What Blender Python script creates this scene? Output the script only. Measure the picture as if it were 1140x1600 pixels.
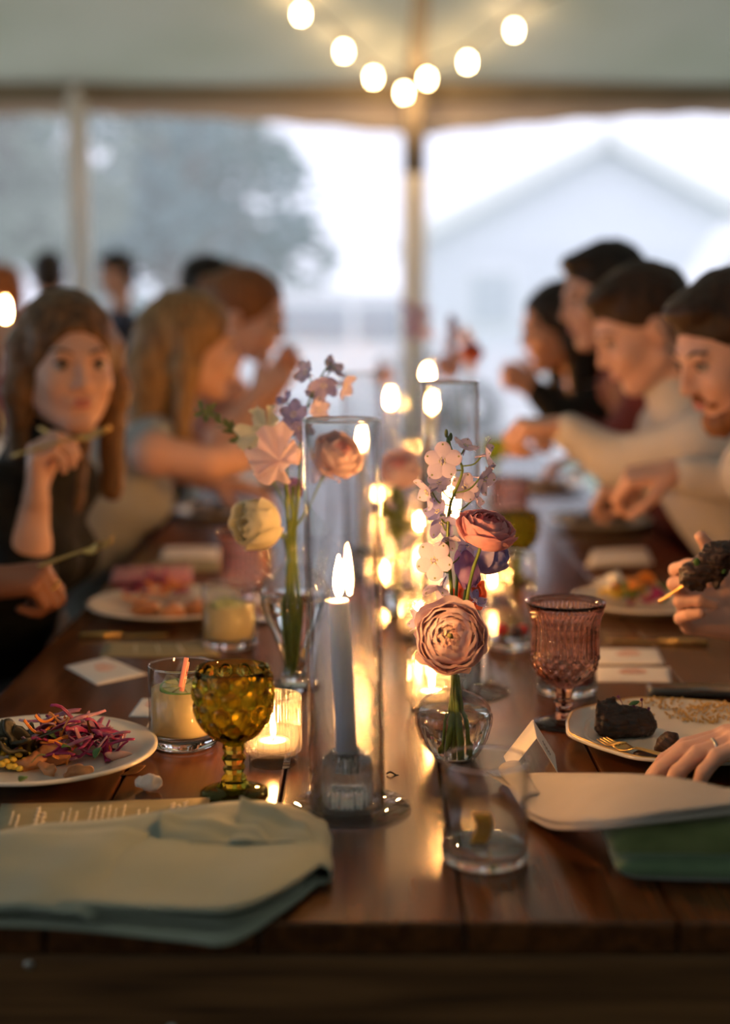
import bpy, bmesh, math, random
import numpy as np
from mathutils import Vector, Matrix, Euler

for _o in list(bpy.data.objects):
    bpy.data.objects.remove(_o)
SC = bpy.context.scene
COL = SC.collection
R = math.radians
rnd = random.Random(7)

# ------------------------------------------------------------------ camera
TZ = 0.75                      # table top height
CAMZ, PITCH, FPX = 1.25, R(7.5), 50 / 36 * 1600
cd = bpy.data.cameras.new('camera')
cam = bpy.data.objects.new('camera', cd)
COL.objects.link(cam)
cam.location = (0, 0, CAMZ)
cam.rotation_euler = (R(90) - PITCH, 0, 0)
cd.sensor_fit = 'VERTICAL'
cd.sensor_height = 36
cd.lens = 50
cd.clip_start = 0.05
cd.clip_end = 300
cd.dof.use_dof = True
cd.dof.focus_distance = 1.63
cd.dof.aperture_fstop = 1.6
SC.camera = cam

# ------------------------------------------------------------------ sky, exposure
W = bpy.data.worlds.new('overcast_sky')
SC.world = W
W.use_nodes = True
_n = W.node_tree.nodes
_bg = _n['Background']
_tc = _n.new('ShaderNodeTexCoord')
_ns = _n.new('ShaderNodeTexNoise')
_ns.inputs['Scale'].default_value = 2.2
_ns.inputs['Detail'].default_value = 3
_rp = _n.new('ShaderNodeValToRGB')
_rp.color_ramp.elements[0].position = 0.35
_rp.color_ramp.elements[0].color = (0.72, 0.73, 0.88, 1)
_rp.color_ramp.elements[1].position = 0.65
_rp.color_ramp.elements[1].color = (0.90, 0.90, 1.0, 1)
W.node_tree.links.new(_tc.outputs['Generated'], _ns.inputs['Vector'])
W.node_tree.links.new(_ns.outputs['Fac'], _rp.inputs['Fac'])
W.node_tree.links.new(_rp.outputs['Color'], _bg.inputs['Color'])
_bg.inputs['Strength'].default_value = 2.1

SC.view_settings.view_transform = 'Standard'
SC.view_settings.look = 'None'
SC.view_settings.exposure = 0.0
SC.view_settings.gamma = 1.0
SC.view_settings.use_curve_mapping = False
SC.cycles.max_bounces = 14
SC.cycles.transmission_bounces = 14
SC.cycles.glossy_bounces = 5
SC.cycles.diffuse_bounces = 4
SC.cycles.transparent_max_bounces = 40
SC.cycles.sample_clamp_indirect = 4.0
SC.cycles.blur_glossy = 0.5

# ------------------------------------------------------------------ pixel helpers
def ray(px, py):
    x = (px - 570) / FPX
    y = -(py - 800) / FPX
    s, c = math.sin(PITCH), math.cos(PITCH)
    return Vector((x, c + y * s, -s + y * c))

def P(px, py, z=TZ):           # where the ray meets the horizontal plane z
    d = ray(px, py)
    t = (z - CAMZ) / d.z
    return Vector((d.x * t, d.y * t, z))

def PY(px, py, Y):             # where the ray meets the vertical plane y = Y
    d = ray(px, py)
    t = Y / d.y
    return Vector((d.x * t, Y, CAMZ + d.z * t))

# ------------------------------------------------------------------ object helpers
def link(o):
    COL.objects.link(o)
    return o

def thing(name, label, cat, loc=(0, 0, 0), rz=0.0, group=None):
    o = link(bpy.data.objects.new(name, None))
    o.empty_display_size = 0.02
    o.location = loc
    o.rotation_euler = (0, 0, rz)
    o['label'] = label
    o['category'] = cat
    if group:
        o['group'] = group
    return o

def tag(o, label, cat, group=None):
    o['label'] = label
    o['category'] = cat
    if group:
        o['group'] = group
    return o

def kind(o, k='structure'):
    o['kind'] = k
    return o

def mk(name, geo, m, parent=None, smooth=True, loc=None, rot=None, mats=None, fm=None):
    v, f = geo
    me = bpy.data.meshes.new(name)
    me.from_pydata([tuple(map(float, p)) for p in v], [], [tuple(map(int, q)) for q in f])
    if smooth:
        me.polygons.foreach_set('use_smooth', [True] * len(me.polygons))
    for q in (mats or [m]):
        me.materials.append(q)
    if fm is not None:
        me.polygons.foreach_set('material_index', fm)
    me.update()
    o = link(bpy.data.objects.new(name, me))
    if parent is not None:
        o.parent = parent
    if loc is not None:
        o.location = loc
    if rot is not None:
        o.rotation_euler = rot
    return o

def inst(name, me, parent=None, mtx=None):
    o = link(bpy.data.objects.new(name, me))
    if parent is not None:
        o.parent = parent
    if mtx is not None:
        o.matrix_basis = mtx
    return o

def copy_tree(o, parent=None):
    c = link(o.copy())
    c.parent = parent
    for ch in list(o.children):
        copy_tree(ch, c)
    return c

def join(*gs):
    V, F = [], []
    for v, f in gs:
        n = len(V)
        V += [tuple(p) for p in v]
        F += [tuple(i + n for i in q) for q in f]
    return V, F

def xf(geo, m):
    return [m @ Vector(p) for p in geo[0]], geo[1]

def tr(geo, x=0, y=0, z=0, s=1.0):
    return [(p[0] * s + x, p[1] * s + y, p[2] * s + z) for p in geo[0]], geo[1]

def lathe(prof, n=48, fn=None, close=False):
    V, F, rows = [], [], []
    for i, (r, z) in enumerate(prof):
        if r <= 1e-6:
            rows.append([len(V)])
            V.append((0, 0, z))
            continue
        row = []
        for j in range(n):
            a = 2 * math.pi * j / n
            rr, zz = (r, z) if fn is None else fn(r, z, a, i)
            row.append(len(V))
            V.append((rr * math.cos(a), rr * math.sin(a), zz))
        rows.append(row)
    pairs = list(zip(rows[:-1], rows[1:]))
    if close:
        pairs.append((rows[-1], rows[0]))
    for a, b in pairs:
        if len(a) == 1 and len(b) == 1:
            continue
        for j in range(n):
            k = (j + 1) % n
            if len(a) == 1:
                F.append((a[0], b[k], b[j]))
            elif len(b) == 1:
                F.append((a[j], a[k], b[0]))
            else:
                F.append((a[j], a[k], b[k], b[j]))
    return V, F

def tube(pts, rad, n=8, cap=True):
    pts = [Vector(p) for p in pts]
    if not hasattr(rad, '__len__'):
        rad = [rad] * len(pts)
    V, F = [], []
    up = Vector((0.13, 0.21, 0.97))
    for i, p in enumerate(pts):
        t = (pts[min(i + 1, len(pts) - 1)] - pts[max(i - 1, 0)]).normalized()
        if abs(t.dot(up)) > 0.98:
            up = Vector((1, 0, 0))
        s = t.cross(up).normalized()
        u = s.cross(t).normalized()
        up = u
        for j in range(n):
            a = 2 * math.pi * j / n
            V.append(p + (s * math.cos(a) + u * math.sin(a)) * rad[i])
    for i in range(len(pts) - 1):
        for j in range(n):
            k = (j + 1) % n
            F.append((i * n + j, i * n + k, (i + 1) * n + k, (i + 1) * n + j))
    if cap:
        F.append(tuple(range(n - 1, -1, -1)))
        b = (len(pts) - 1) * n
        F.append(tuple(b + j for j in range(n)))
    return V, F

def spline(pts, n=6):
    pts = [Vector(p) for p in pts]
    if len(pts) < 3:
        return pts
    e = [pts[0] * 2 - pts[1]] + pts + [pts[-1] * 2 - pts[-2]]
    out = []
    for i in range(1, len(e) - 2):
        a, b, c, d = e[i - 1], e[i], e[i + 1], e[i + 2]
        for k in range(n):
            t = k / n
            out.append(0.5 * ((2 * b) + (c - a) * t + (2 * a - 5 * b + 4 * c - d) * t * t + (3 * b - a - 3 * c + d) * t ** 3))
    out.append(pts[-1])
    return out

def box(sx, sy, sz, bev=0.0, c=(0, 0, 0), seg=2):
    bm = bmesh.new()
    bmesh.ops.create_cube(bm, size=1.0)
    for v in bm.verts:
        v.co = Vector((v.co.x * sx + c[0], v.co.y * sy + c[1], v.co.z * sz + c[2]))
    if bev > 0:
        bmesh.ops.bevel(bm, geom=list(bm.edges), offset=bev, segments=seg, affect='EDGES', profile=0.5)
    bm.verts.index_update()
    V = [tuple(v.co) for v in bm.verts]
    F = [tuple(v.index for v in f.verts) for f in bm.faces]
    bm.free()
    return V, F

def grid(fn, nu, nv, wrap=False):
    V, F = [], []
    for i in range(nu + 1):
        for j in range(nv + 1):
            V.append(tuple(fn(i / nu, j / nv)))
    w = nv + 1
    for i in range(nu):
        for j in range(nv):
            F.append((i * w + j, (i + 1) * w + j, (i + 1) * w + j + 1, i * w + j + 1))
    return V, F

def thick(geo, t):
    """close a sheet into a slab of thickness t (offset along vertex normals)"""
    v, f = geo
    me = bpy.data.meshes.new('t')
    me.from_pydata([tuple(p) for p in v], [], f)
    bm = bmesh.new()
    bm.from_mesh(me)
    bm.normal_update()
    bmesh.ops.solidify(bm, geom=list(bm.faces), thickness=t)
    bm.verts.index_update()
    V = [tuple(p.co) for p in bm.verts]
    F = [tuple(p.index for p in q.verts) for q in bm.faces]
    bm.free()
    bpy.data.meshes.remove(me)
    return V, F

def ellipsoid(rx, ry, rz, n=16, m=10, c=(0, 0, 0)):
    prof = [(math.sin(math.pi * i / m), -math.cos(math.pi * i / m)) for i in range(m + 1)]
    prof[0] = (0, -1)
    prof[-1] = (0, 1)
    v, f = lathe(prof, n)
    return [(p[0] * rx + c[0], p[1] * ry + c[1], p[2] * rz + c[2]) for p in v], f

def hash3(p, s=1.0):
    return math.sin(p[0] * 12.9898 * s + p[1] * 78.233 * s + p[2] * 37.719 * s)

def lump(geo, amp, freq, seed=0.0):
    from mathutils import noise
    out = []
    for p in geo[0]:
        q = Vector(p)
        nv = noise.noise_vector(q * freq + Vector((seed, seed * 1.7, -seed)))
        out.append(q + nv * amp)
    return out, geo[1]

def basis(z, x=None):
    z = Vector(z).normalized()
    x = Vector(x) if x is not None else (Vector((0, 0, 1)) if abs(z.z) < 0.95 else Vector((1, 0, 0)))
    y = z.cross(x).normalized()
    x = y.cross(z).normalized()
    m = Matrix((x, y, z)).transposed().to_4x4()
    return m

def TM(loc, z=(0, 0, 1), spin=0.0, s=1.0, x=None):
    return Matrix.Translation(Vector(loc)) @ basis(z, x) @ Matrix.Rotation(spin, 4, 'Z') @ Matrix.Scale(s, 4)

# ------------------------------------------------------------------ implicit bodies
class Field:
    def __init__(self, lo, hi, h):
        self.lo = np.array(lo, float)
        self.h = h
        self.n = np.ceil((np.array(hi) - self.lo) / h).astype(int) + 1
        self.d = np.ones(self.n, np.float32)

    def _sub(self, lo, hi, pad):
        a = np.maximum(np.floor((np.array(lo) - pad - self.lo) / self.h).astype(int), 0)
        b = np.minimum(np.ceil((np.array(hi) + pad - self.lo) / self.h).astype(int) + 1, self.n)
        if np.any(b <= a):
            return None
        ax = [self.lo[i] + self.h * np.arange(a[i], b[i]) for i in range(3)]
        X, Y, Z = np.meshgrid(*ax, indexing='ij')
        return (slice(a[0], b[0]), slice(a[1], b[1]), slice(a[2], b[2])), X, Y, Z

    def _put(self, sl, e, k, sub=False):
        d = self.d[sl]
        if sub:
            e = -e
            hh = np.maximum(k - np.abs(d - e), 0) / k
            self.d[sl] = np.maximum(d, e) + hh * hh * k * 0.25
        else:
            hh = np.maximum(k - np.abs(d - e), 0) / k
            self.d[sl] = np.minimum(d, e) - hh * hh * k * 0.25

    def cone(self, a, b, ra, rb, k=0.01, sub=False):
        a = np.array(a, float)
        b = np.array(b, float)
        m = max(ra, rb)
        s = self._sub(np.minimum(a, b) - m, np.maximum(a, b) + m, k + 3 * self.h)
        if s is None:
            return self
        sl, X, Y, Z = s
        ab = b - a
        L = max(ab @ ab, 1e-12)
        t = np.clip(((X - a[0]) * ab[0] + (Y - a[1]) * ab[1] + (Z - a[2]) * ab[2]) / L, 0, 1)
        e = np.sqrt((X - a[0] - t * ab[0]) ** 2 + (Y - a[1] - t * ab[1]) ** 2 + (Z - a[2] - t * ab[2]) ** 2) - (ra + (rb - ra) * t)
        self._put(sl, e, k, sub)
        return self

    def ell(self, c, r, rot=None, k=0.01, sub=False):
        c = np.array(c, float)
        r = np.array(r, float)
        m = r.max()
        s = self._sub(c - m, c + m, k + 3 * self.h)
        if s is None:
            return self
        sl, X, Y, Z = s
        Mx = np.eye(3) if rot is None else np.array(rot.to_3x3())
        D = [X - c[0], Y - c[1], Z - c[2]]
        q = [sum(D[j] * Mx[j][i] for j in range(3)) / r[i] for i in range(3)]
        L = np.sqrt(q[0] ** 2 + q[1] ** 2 + q[2] ** 2) + 1e-9
        g = np.sqrt((q[0] / r[0]) ** 2 + (q[1] / r[1]) ** 2 + (q[2] / r[2]) ** 2) + 1e-9
        e = L * (L - 1) / g
        e = np.maximum(e, -r.min())
        self._put(sl, e, k, sub)
        return self

    def mesh(self, off=(0, 0, 0)):
        d = self.d
        nx, ny, nz = d.shape
        offs = [(i, j, k) for i in (0, 1) for j in (0, 1) for k in (0, 1)]
        C = [d[i:nx - 1 + i, j:ny - 1 + j, k:nz - 1 + k] for i, j, k in offs]
        cnt = sum((c < 0).astype(np.int8) for c in C)
        act = (cnt > 0) & (cnt < 8)
        idx = np.argwhere(act)
        V8 = np.stack([c[act] for c in C], 1)
        O = np.array(offs, float)
        pos = np.zeros((len(idx), 3))
        num = np.zeros(len(idx))
        for a in range(8):
            for b in range(a + 1, 8):
                if abs(O[a] - O[b]).sum() != 1:
                    continue
                va, vb = V8[:, a], V8[:, b]
                mk_ = (va < 0) != (vb < 0)
                t = np.where(mk_, va / np.where(mk_, va - vb, 1), 0)
                pos += mk_[:, None] * (O[a] + t[:, None] * (O[b] - O[a]))
                num += mk_
        pos = (pos / num[:, None] + idx) * self.h + self.lo - np.array(off)
        vid = -np.ones(act.shape, int)
        vid[act] = np.arange(len(idx))
        F = []
        s = d < 0
        for ax in range(3):
            sl0 = [slice(1, -1)] * 3
            sl1 = [slice(1, -1)] * 3
            sl0[ax] = slice(0, -1)
            sl1[ax] = slice(1, None)
            ch = s[tuple(sl0)] != s[tuple(sl1)]
            e = np.argwhere(ch)
            if not len(e):
                continue
            base = e.copy()
            for q in range(3):
                if q != ax:
                    base[:, q] += 1
            u, w = [(1, 2), (2, 0), (0, 1)][ax]
            fl = s[tuple(base.T)]
            q = []
            for du, dw in ((-1, -1), (0, -1), (0, 0), (-1, 0)):
                cc = base.copy()
                cc[:, u] += du
                cc[:, w] += dw
                q.append(vid[tuple(cc.T)])
            Q = np.stack(q, 1)
            Q[~fl] = Q[~fl][:, ::-1]
            F.append(Q)
        F = np.concatenate(F)
        F = F[(F >= 0).all(1)]
        return pos.tolist(), F.tolist()

# ------------------------------------------------------------------ materials
_mc = {}
def nodes(name):
    m = bpy.data.materials.new(name)
    m.use_nodes = True
    nt = m.node_tree
    nt.nodes.clear()
    return m, nt, nt.nodes.new('ShaderNodeOutputMaterial')

def mat(name, c, rough=0.5, spec=0.5, metal=0.0, c2=None, ns=20.0, stretch=(1, 1, 1), bump=0.0, bs=None,
        sss=0.0, sheen=0.0, emit=0.0, ec=None, lo=0.35, hi=0.65, detail=4.0, transl=0.0, coat=0.0):
    if name in _mc:
        return _mc[name]
    m, nt, out = nodes(name)
    N, L = nt.nodes, nt.links
    b = N.new('ShaderNodeBsdfPrincipled')
    b.inputs['Base Color'].default_value = (*c, 1)
    b.inputs['Roughness'].default_value = rough
    b.inputs['Specular IOR Level'].default_value = spec
    b.inputs['Metallic'].default_value = metal
    b.inputs['Coat Weight'].default_value = coat
    if sss:
        b.inputs['Subsurface Weight'].default_value = sss
        b.inputs['Subsurface Radius'].default_value = (0.012, 0.005, 0.003)
        b.inputs['Subsurface Scale'].default_value = 0.6
    if sheen:
        b.inputs['Sheen Weight'].default_value = sheen
        b.inputs['Sheen Roughness'].default_value = 0.4
    if emit:
        b.inputs['Emission Color'].default_value = (*(ec or c), 1)
        b.inputs['Emission Strength'].default_value = emit
    if c2 is not None or bump:
        tc = N.new('ShaderNodeTexCoord')
        mp = N.new('ShaderNodeMapping')
        mp.inputs['Scale'].default_value = stretch
        oi = N.new('ShaderNodeObjectInfo')
        ad = N.new('ShaderNodeVectorMath')
        L.new(tc.outputs['Object'], mp.inputs['Vector'])
        L.new(mp.outputs['Vector'], ad.inputs[0])
        ml = N.new('ShaderNodeMath')
        ml.operation = 'MULTIPLY'
        ml.inputs[1].default_value = 17.0
        L.new(oi.outputs['Random'], ml.inputs[0])
        L.new(ml.outputs[0], ad.inputs[1])
        no = N.new('ShaderNodeTexNoise')
        no.inputs['Scale'].default_value = ns
        no.inputs['Detail'].default_value = detail
        L.new(ad.outputs[0], no.inputs['Vector'])
        if c2 is not None:
            rp = N.new('ShaderNodeValToRGB')
            rp.color_ramp.elements[0].position = lo
            rp.color_ramp.elements[0].color = (*c, 1)
            rp.color_ramp.elements[1].position = hi
            rp.color_ramp.elements[1].color = (*c2, 1)
            L.new(no.outputs['Fac'], rp.inputs['Fac'])
            L.new(rp.outputs['Color'], b.inputs['Base Color'])
        if bump:
            bp = N.new('ShaderNodeBump')
            bp.inputs['Strength'].default_value = bump
            bp.inputs['Distance'].default_value = 0.002
            nb = no
            if bs:
                nb = N.new('ShaderNodeTexNoise')
                nb.inputs['Scale'].default_value = bs
                L.new(ad.outputs[0], nb.inputs['Vector'])
            L.new(nb.outputs['Fac'], bp.inputs['Height'])
            L.new(bp.outputs['Normal'], b.inputs['Normal'])
    if transl:
        tl = N.new('ShaderNodeBsdfTranslucent')
        mx = N.new('ShaderNodeMixShader')
        mx.inputs[0].default_value = transl
        tl.inputs['Color'].default_value = (*c, 1)
        if c2 is not None:
            L.new(rp.outputs['Color'], tl.inputs['Color'])
        L.new(b.outputs[0], mx.inputs[1])
        L.new(tl.outputs[0], mx.inputs[2])
        L.new(mx.outputs[0], out.inputs['Surface'])
    else:
        L.new(b.outputs[0], out.inputs['Surface'])
    _mc[name] = m
    return m

def glass(name, c=(1, 1, 1), through=0.4, ior=1.5, rough=0.0):
    """clear glass: refracting body, with a share of straight-through light so candles shine out of it"""
    m, nt, out = nodes(name)
    N, L = nt.nodes, nt.links
    g = N.new('ShaderNodeBsdfGlass')
    g.inputs['Color'].default_value = (*c, 1)
    g.inputs['IOR'].default_value = ior
    g.inputs['Roughness'].default_value = rough
    t = N.new('ShaderNodeBsdfTransparent')
    t.inputs['Color'].default_value = (*c, 1)
    mx = N.new('ShaderNodeMixShader')
    mx.inputs[0].default_value = through
    L.new(g.outputs[0], mx.inputs[1])
    L.new(t.outputs[0], mx.inputs[2])
    L.new(mx.outputs[0], out.inputs['Surface'])
    return m

def thin(name, c=(1, 1, 1), f0=0.05, power=4.5, edge=0.75, rough=0.0, scatter=0.0):
    """thin-walled clear glass: light passes straight through, the wall mirrors more towards grazing angles"""
    m, nt, out = nodes(name)
    N, L = nt.nodes, nt.links
    lw = N.new('ShaderNodeLayerWeight')
    lw.inputs['Blend'].default_value = 0.5
    pw = N.new('ShaderNodeMath'); pw.operation = 'POWER'; pw.inputs[1].default_value = power
    L.new(lw.outputs['Facing'], pw.inputs[0])
    ma = N.new('ShaderNodeMath'); ma.operation = 'MULTIPLY_ADD'; ma.inputs[1].default_value = 0.8; ma.inputs[2].default_value = f0
    L.new(pw.outputs[0], ma.inputs[0])
    cm = N.new('ShaderNodeMixRGB')
    cm.inputs[1].default_value = (*c, 1)
    cm.inputs[2].default_value = (*[q * edge for q in c], 1)
    L.new(pw.outputs[0], cm.inputs[0])
    t = N.new('ShaderNodeBsdfTransparent')
    L.new(cm.outputs[0], t.inputs['Color'])
    g = N.new('ShaderNodeBsdfGlossy')
    g.inputs['Roughness'].default_value = rough
    mx = N.new('ShaderNodeMixShader')
    L.new(ma.outputs[0], mx.inputs[0])
    L.new(t.outputs[0], mx.inputs[1])
    L.new(g.outputs[0], mx.inputs[2])
    if scatter:
        tl = N.new('ShaderNodeBsdfTranslucent')
        m2 = N.new('ShaderNodeMixShader')
        m2.inputs[0].default_value = scatter
        L.new(mx.outputs[0], m2.inputs[1])
        L.new(tl.outputs[0], m2.inputs[2])
        mx = m2
    L.new(mx.outputs[0], out.inputs['Surface'])
    return m

def emitter(name, c, s):
    m, nt, out = nodes(name)
    e = nt.nodes.new('ShaderNodeEmission')
    e.inputs['Color'].default_value = (*c, 1)
    e.inputs['Strength'].default_value = s
    nt.links.new(e.outputs[0], out.inputs['Surface'])
    return m

def wood(name, ca, cb, cc, rough=0.28, axis=1):
    m, nt, out = nodes(name)
    N, L = nt.nodes, nt.links
    b = N.new('ShaderNodeBsdfPrincipled')
    tc = N.new('ShaderNodeTexCoord')
    oi = N.new('ShaderNodeObjectInfo')
    ml = N.new('ShaderNodeMath'); ml.operation = 'MULTIPLY'; ml.inputs[1].default_value = 31.0
    L.new(oi.outputs['Random'], ml.inputs[0])
    ad = N.new('ShaderNodeVectorMath')
    L.new(tc.outputs['Object'], ad.inputs[0]); L.new(ml.outputs[0], ad.inputs[1])
    mp = N.new('ShaderNodeMapping')
    sc = [9.0, 9.0, 9.0]; sc[axis] = 0.9
    mp.inputs['Scale'].default_value = sc
    L.new(ad.outputs[0], mp.inputs['Vector'])
    big = N.new('ShaderNodeTexNoise'); big.inputs['Scale'].default_value = 0.9; big.inputs['Detail'].default_value = 2
    L.new(mp.outputs[0], big.inputs['Vector'])
    wv = N.new('ShaderNodeMath'); wv.operation = 'MULTIPLY'; wv.inputs[1].default_value = 70.0
    L.new(big.outputs['Fac'], wv.inputs[0])
    sn = N.new('ShaderNodeMath'); sn.operation = 'SINE'
    L.new(wv.outputs[0], sn.inputs[0])
    mp2 = N.new('ShaderNodeMapping')
    sc2 = [160.0, 160.0, 160.0]; sc2[axis] = 5.0
    mp2.inputs['Scale'].default_value = sc2
    L.new(ad.outputs[0], mp2.inputs['Vector'])
    fine = N.new('ShaderNodeTexNoise'); fine.inputs['Scale'].default_value = 1.0; fine.inputs['Detail'].default_value = 3
    L.new(mp2.outputs[0], fine.inputs['Vector'])
    a1 = N.new('ShaderNodeMath'); a1.operation = 'MULTIPLY_ADD'
    a1.inputs[1].default_value = 0.13; a1.inputs[2].default_value = 0.0
    L.new(sn.outputs[0], a1.inputs[0])
    a2 = N.new('ShaderNodeMath'); a2.operation = 'ADD'
    L.new(a1.outputs[0], a2.inputs[0]); L.new(fine.outputs['Fac'], a2.inputs[1])
    a3 = N.new('ShaderNodeMath'); a3.operation = 'MULTIPLY_ADD'
    a3.inputs[1].default_value = 0.7; a3.inputs[2].default_value = -0.2
    L.new(big.outputs['Fac'], a3.inputs[0])
    a4 = N.new('ShaderNodeMath'); a4.operation = 'ADD'
    L.new(a2.outputs[0], a4.inputs[0]); L.new(a3.outputs[0], a4.inputs[1])
    rp = N.new('ShaderNodeValToRGB')
    e = rp.color_ramp.elements
    e[0].position = 0.3; e[0].color = (*ca, 1)
    e[1].position = 0.95; e[1].color = (*cc, 1)
    k = e.new(0.62); k.color = (*cb, 1)
    L.new(a4.outputs[0], rp.inputs['Fac'])
    L.new(rp.outputs['Color'], b.inputs['Base Color'])
    bp = N.new('ShaderNodeBump'); bp.inputs['Strength'].default_value = 0.12; bp.inputs['Distance'].default_value = 0.001
    L.new(a2.outputs[0], bp.inputs['Height']); L.new(bp.outputs['Normal'], b.inputs['Normal'])
    b.inputs['Roughness'].default_value = rough
    b.inputs['Specular IOR Level'].default_value = 0.4
    L.new(b.outputs[0], out.inputs['Surface'])
    return m

# shared materials
M = {}
M['plank'] = wood('stained_pine', (0.032, 0.0095, 0.0026), (0.072, 0.0235, 0.0062), (0.12, 0.041, 0.0105), rough=0.22, axis=1)
M['apron'] = wood('stained_pine_apron', (0.03, 0.012, 0.004), (0.10, 0.045, 0.015), (0.17, 0.08, 0.028), rough=0.45, axis=0)
M['fabric'] = mat('tent_fabric', (0.66, 0.68, 0.60), rough=0.9, spec=0.1, c2=(0.72, 0.73, 0.66), ns=1.5, transl=0.37)
M['valance'] = mat('valance_fabric', (0.72, 0.60, 0.50), rough=0.9, spec=0.1, c2=(0.76, 0.65, 0.55), ns=3, transl=0.42)
M['backwall'] = mat('tent_wall_fabric', (0.6, 0.59, 0.55), rough=0.9, spec=0.1, c2=(0.64, 0.63, 0.58), ns=2, transl=0.18)
M['beam'] = mat('beam_brown', (0.26, 0.20, 0.13), rough=0.7, c2=(0.3, 0.24, 0.16), ns=6)  # plain brown for the eave strip, brackets and ridge tube
M['pole_up'] = mat('pole_upper_brown', (0.30, 0.23, 0.17), rough=0.8, c2=(0.34, 0.27, 0.2), ns=8)  # darker brown for the upper part of the centre pole
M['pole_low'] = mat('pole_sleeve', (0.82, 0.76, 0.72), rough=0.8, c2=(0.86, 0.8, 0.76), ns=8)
M['turf'] = mat('lawn', (0.30, 0.42, 0.27), rough=0.9, c2=(0.38, 0.5, 0.34), ns=1.2, bump=0.4, bs=60)
M['floor'] = mat('tent_floor', (0.06, 0.065, 0.05), rough=0.85, c2=(0.09, 0.095, 0.07), ns=14, bump=0.3)
M['gravel'] = mat('pale_gravel', (0.5, 0.5, 0.5), rough=0.9, c2=(0.62, 0.62, 0.62), ns=9, bump=0.3, bs=50)

def vinyl():
    m, nt, out = nodes('clear_vinyl')
    N, L = nt.nodes, nt.links
    t = N.new('ShaderNodeBsdfTransparent')
    t.inputs['Color'].default_value = (0.95, 0.96, 0.97, 1)
    tl = N.new('ShaderNodeBsdfTranslucent')
    tl.inputs['Color'].default_value = (0.92, 0.94, 0.97, 1)
    no = N.new('ShaderNodeTexNoise')
    tc = N.new('ShaderNodeTexCoord')
    no.inputs['Scale'].default_value = 1.1
    L.new(tc.outputs['Object'], no.inputs['Vector'])
    rp = N.new('ShaderNodeMapRange')
    rp.inputs['To Min'].default_value = 0.16
    rp.inputs['To Max'].default_value = 0.28
    L.new(no.outputs['Fac'], rp.inputs['Value'])
    mx = N.new('ShaderNodeMixShader')
    L.new(rp.outputs[0], mx.inputs[0])
    L.new(t.outputs[0], mx.inputs[1])
    L.new(tl.outputs[0], mx.inputs[2])
    gl = N.new('ShaderNodeBsdfGlossy')
    gl.inputs['Roughness'].default_value = 0.15
    m2 = N.new('ShaderNodeMixShader')
    m2.inputs[0].default_value = 0.03
    L.new(mx.outputs[0], m2.inputs[1])
    L.new(gl.outputs[0], m2.inputs[2])
    L.new(m2.outputs[0], out.inputs['Surface'])
    return m
M['vinyl'] = vinyl()

# ------------------------------------------------------------------ tent
EY, EZ, SL = 8.5, 2.6, 0.25         # far eave distance, eave height, roof slope
XL, XR, YB = -8.0, 6.0, -5.0
kind(mk('ground', box(120, 120, 0.2, 0, (0, 40, -0.14)), M['turf']))
kind(mk('floor', box(XR - XL, EY - YB, 0.04, 0, ((XL + XR) / 2, (EY + YB) / 2, -0.02)), M['floor']))
def roof_z(x, y):
    a = EZ + SL * (EY - y)
    b = EZ + SL * 1.3 * (y - YB)
    return min(a, b, EZ + 0.5 * (XR - x), EZ + 0.45 * (x - XL)) + 0.012 * math.sin(x * 2.1) * math.sin(y * 1.7)
kind(mk('ceiling', thick(grid(lambda u, v: (XL + (XR - XL) * u, YB + (EY - YB) * v, roof_z(XL + (XR - XL) * u, YB + (EY - YB) * v)), 56, 54), 0.004), M['fabric']))

def panel_wall(name, a, b, m, n=1, zt=EZ, t=0.004):
    a, b = Vector(a), Vector(b)
    d = b - a
    nrm = Vector((-d.y, d.x, 0)).normalized()
    g = grid(lambda u, v: a + d * u + Vector((0, 0, zt * v)) + nrm * (0.02 * math.sin(u * 40) * (1 - v)), 80, 4)
    return kind(mk(name, thick(g, t) if t else g, m))
panel_wall('wall_back', (XL, YB, 0), (XR, YB, 0), M['backwall'])
panel_wall('wall_left', (XL, YB, 0), (XL, EY, 0), M['vinyl'], t=0)
panel_wall('wall_right', (XR, YB, 0), (XR, EY, 0), M['backwall'])
PX0, PX1 = (131 - 570) / FPX * 8.33, (645 - 570) / FPX * 8.33
edges = [XL, PX0 - 3.3, PX0, PX1, PX1 + 2.6, XR]
for i in range(5):
    a, b = edges[i], edges[i + 1]
    # flat clear panels: a single thin sheet each
    kind(mk('window_%d' % (i + 1), grid(lambda u, v: (a + 0.02 + (b - a - 0.04) * u, EY + 0.08 + 0.015 * math.sin(u * 9), 0.02 + 2.56 * v), 24, 3), M['vinyl']))
kind(mk('trim_1', box(XR - XL, 0.10, 0.12, 0.02, ((XL + XR) / 2, EY - 0.05, EZ - 0.02)), M['beam']))

# scalloped valance hanging below the beam, deepest where the centre pole stands
def vdrop(x):
    t = min(abs(x - PX1) / 1.7, 1.0)
    return 0.085 + 0.12 * (1 - t) ** 1.6 + 0.006 * math.cos(x * 18)
kind(mk('trim_2', thick(grid(lambda u, v: (XL + (XR - XL) * u, EY - 0.015 + 0.01 * math.sin(u * 160), EZ - 0.06 - v * vdrop(XL + (XR - XL) * u)), 220, 4), 0.003), M['valance']))

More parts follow.
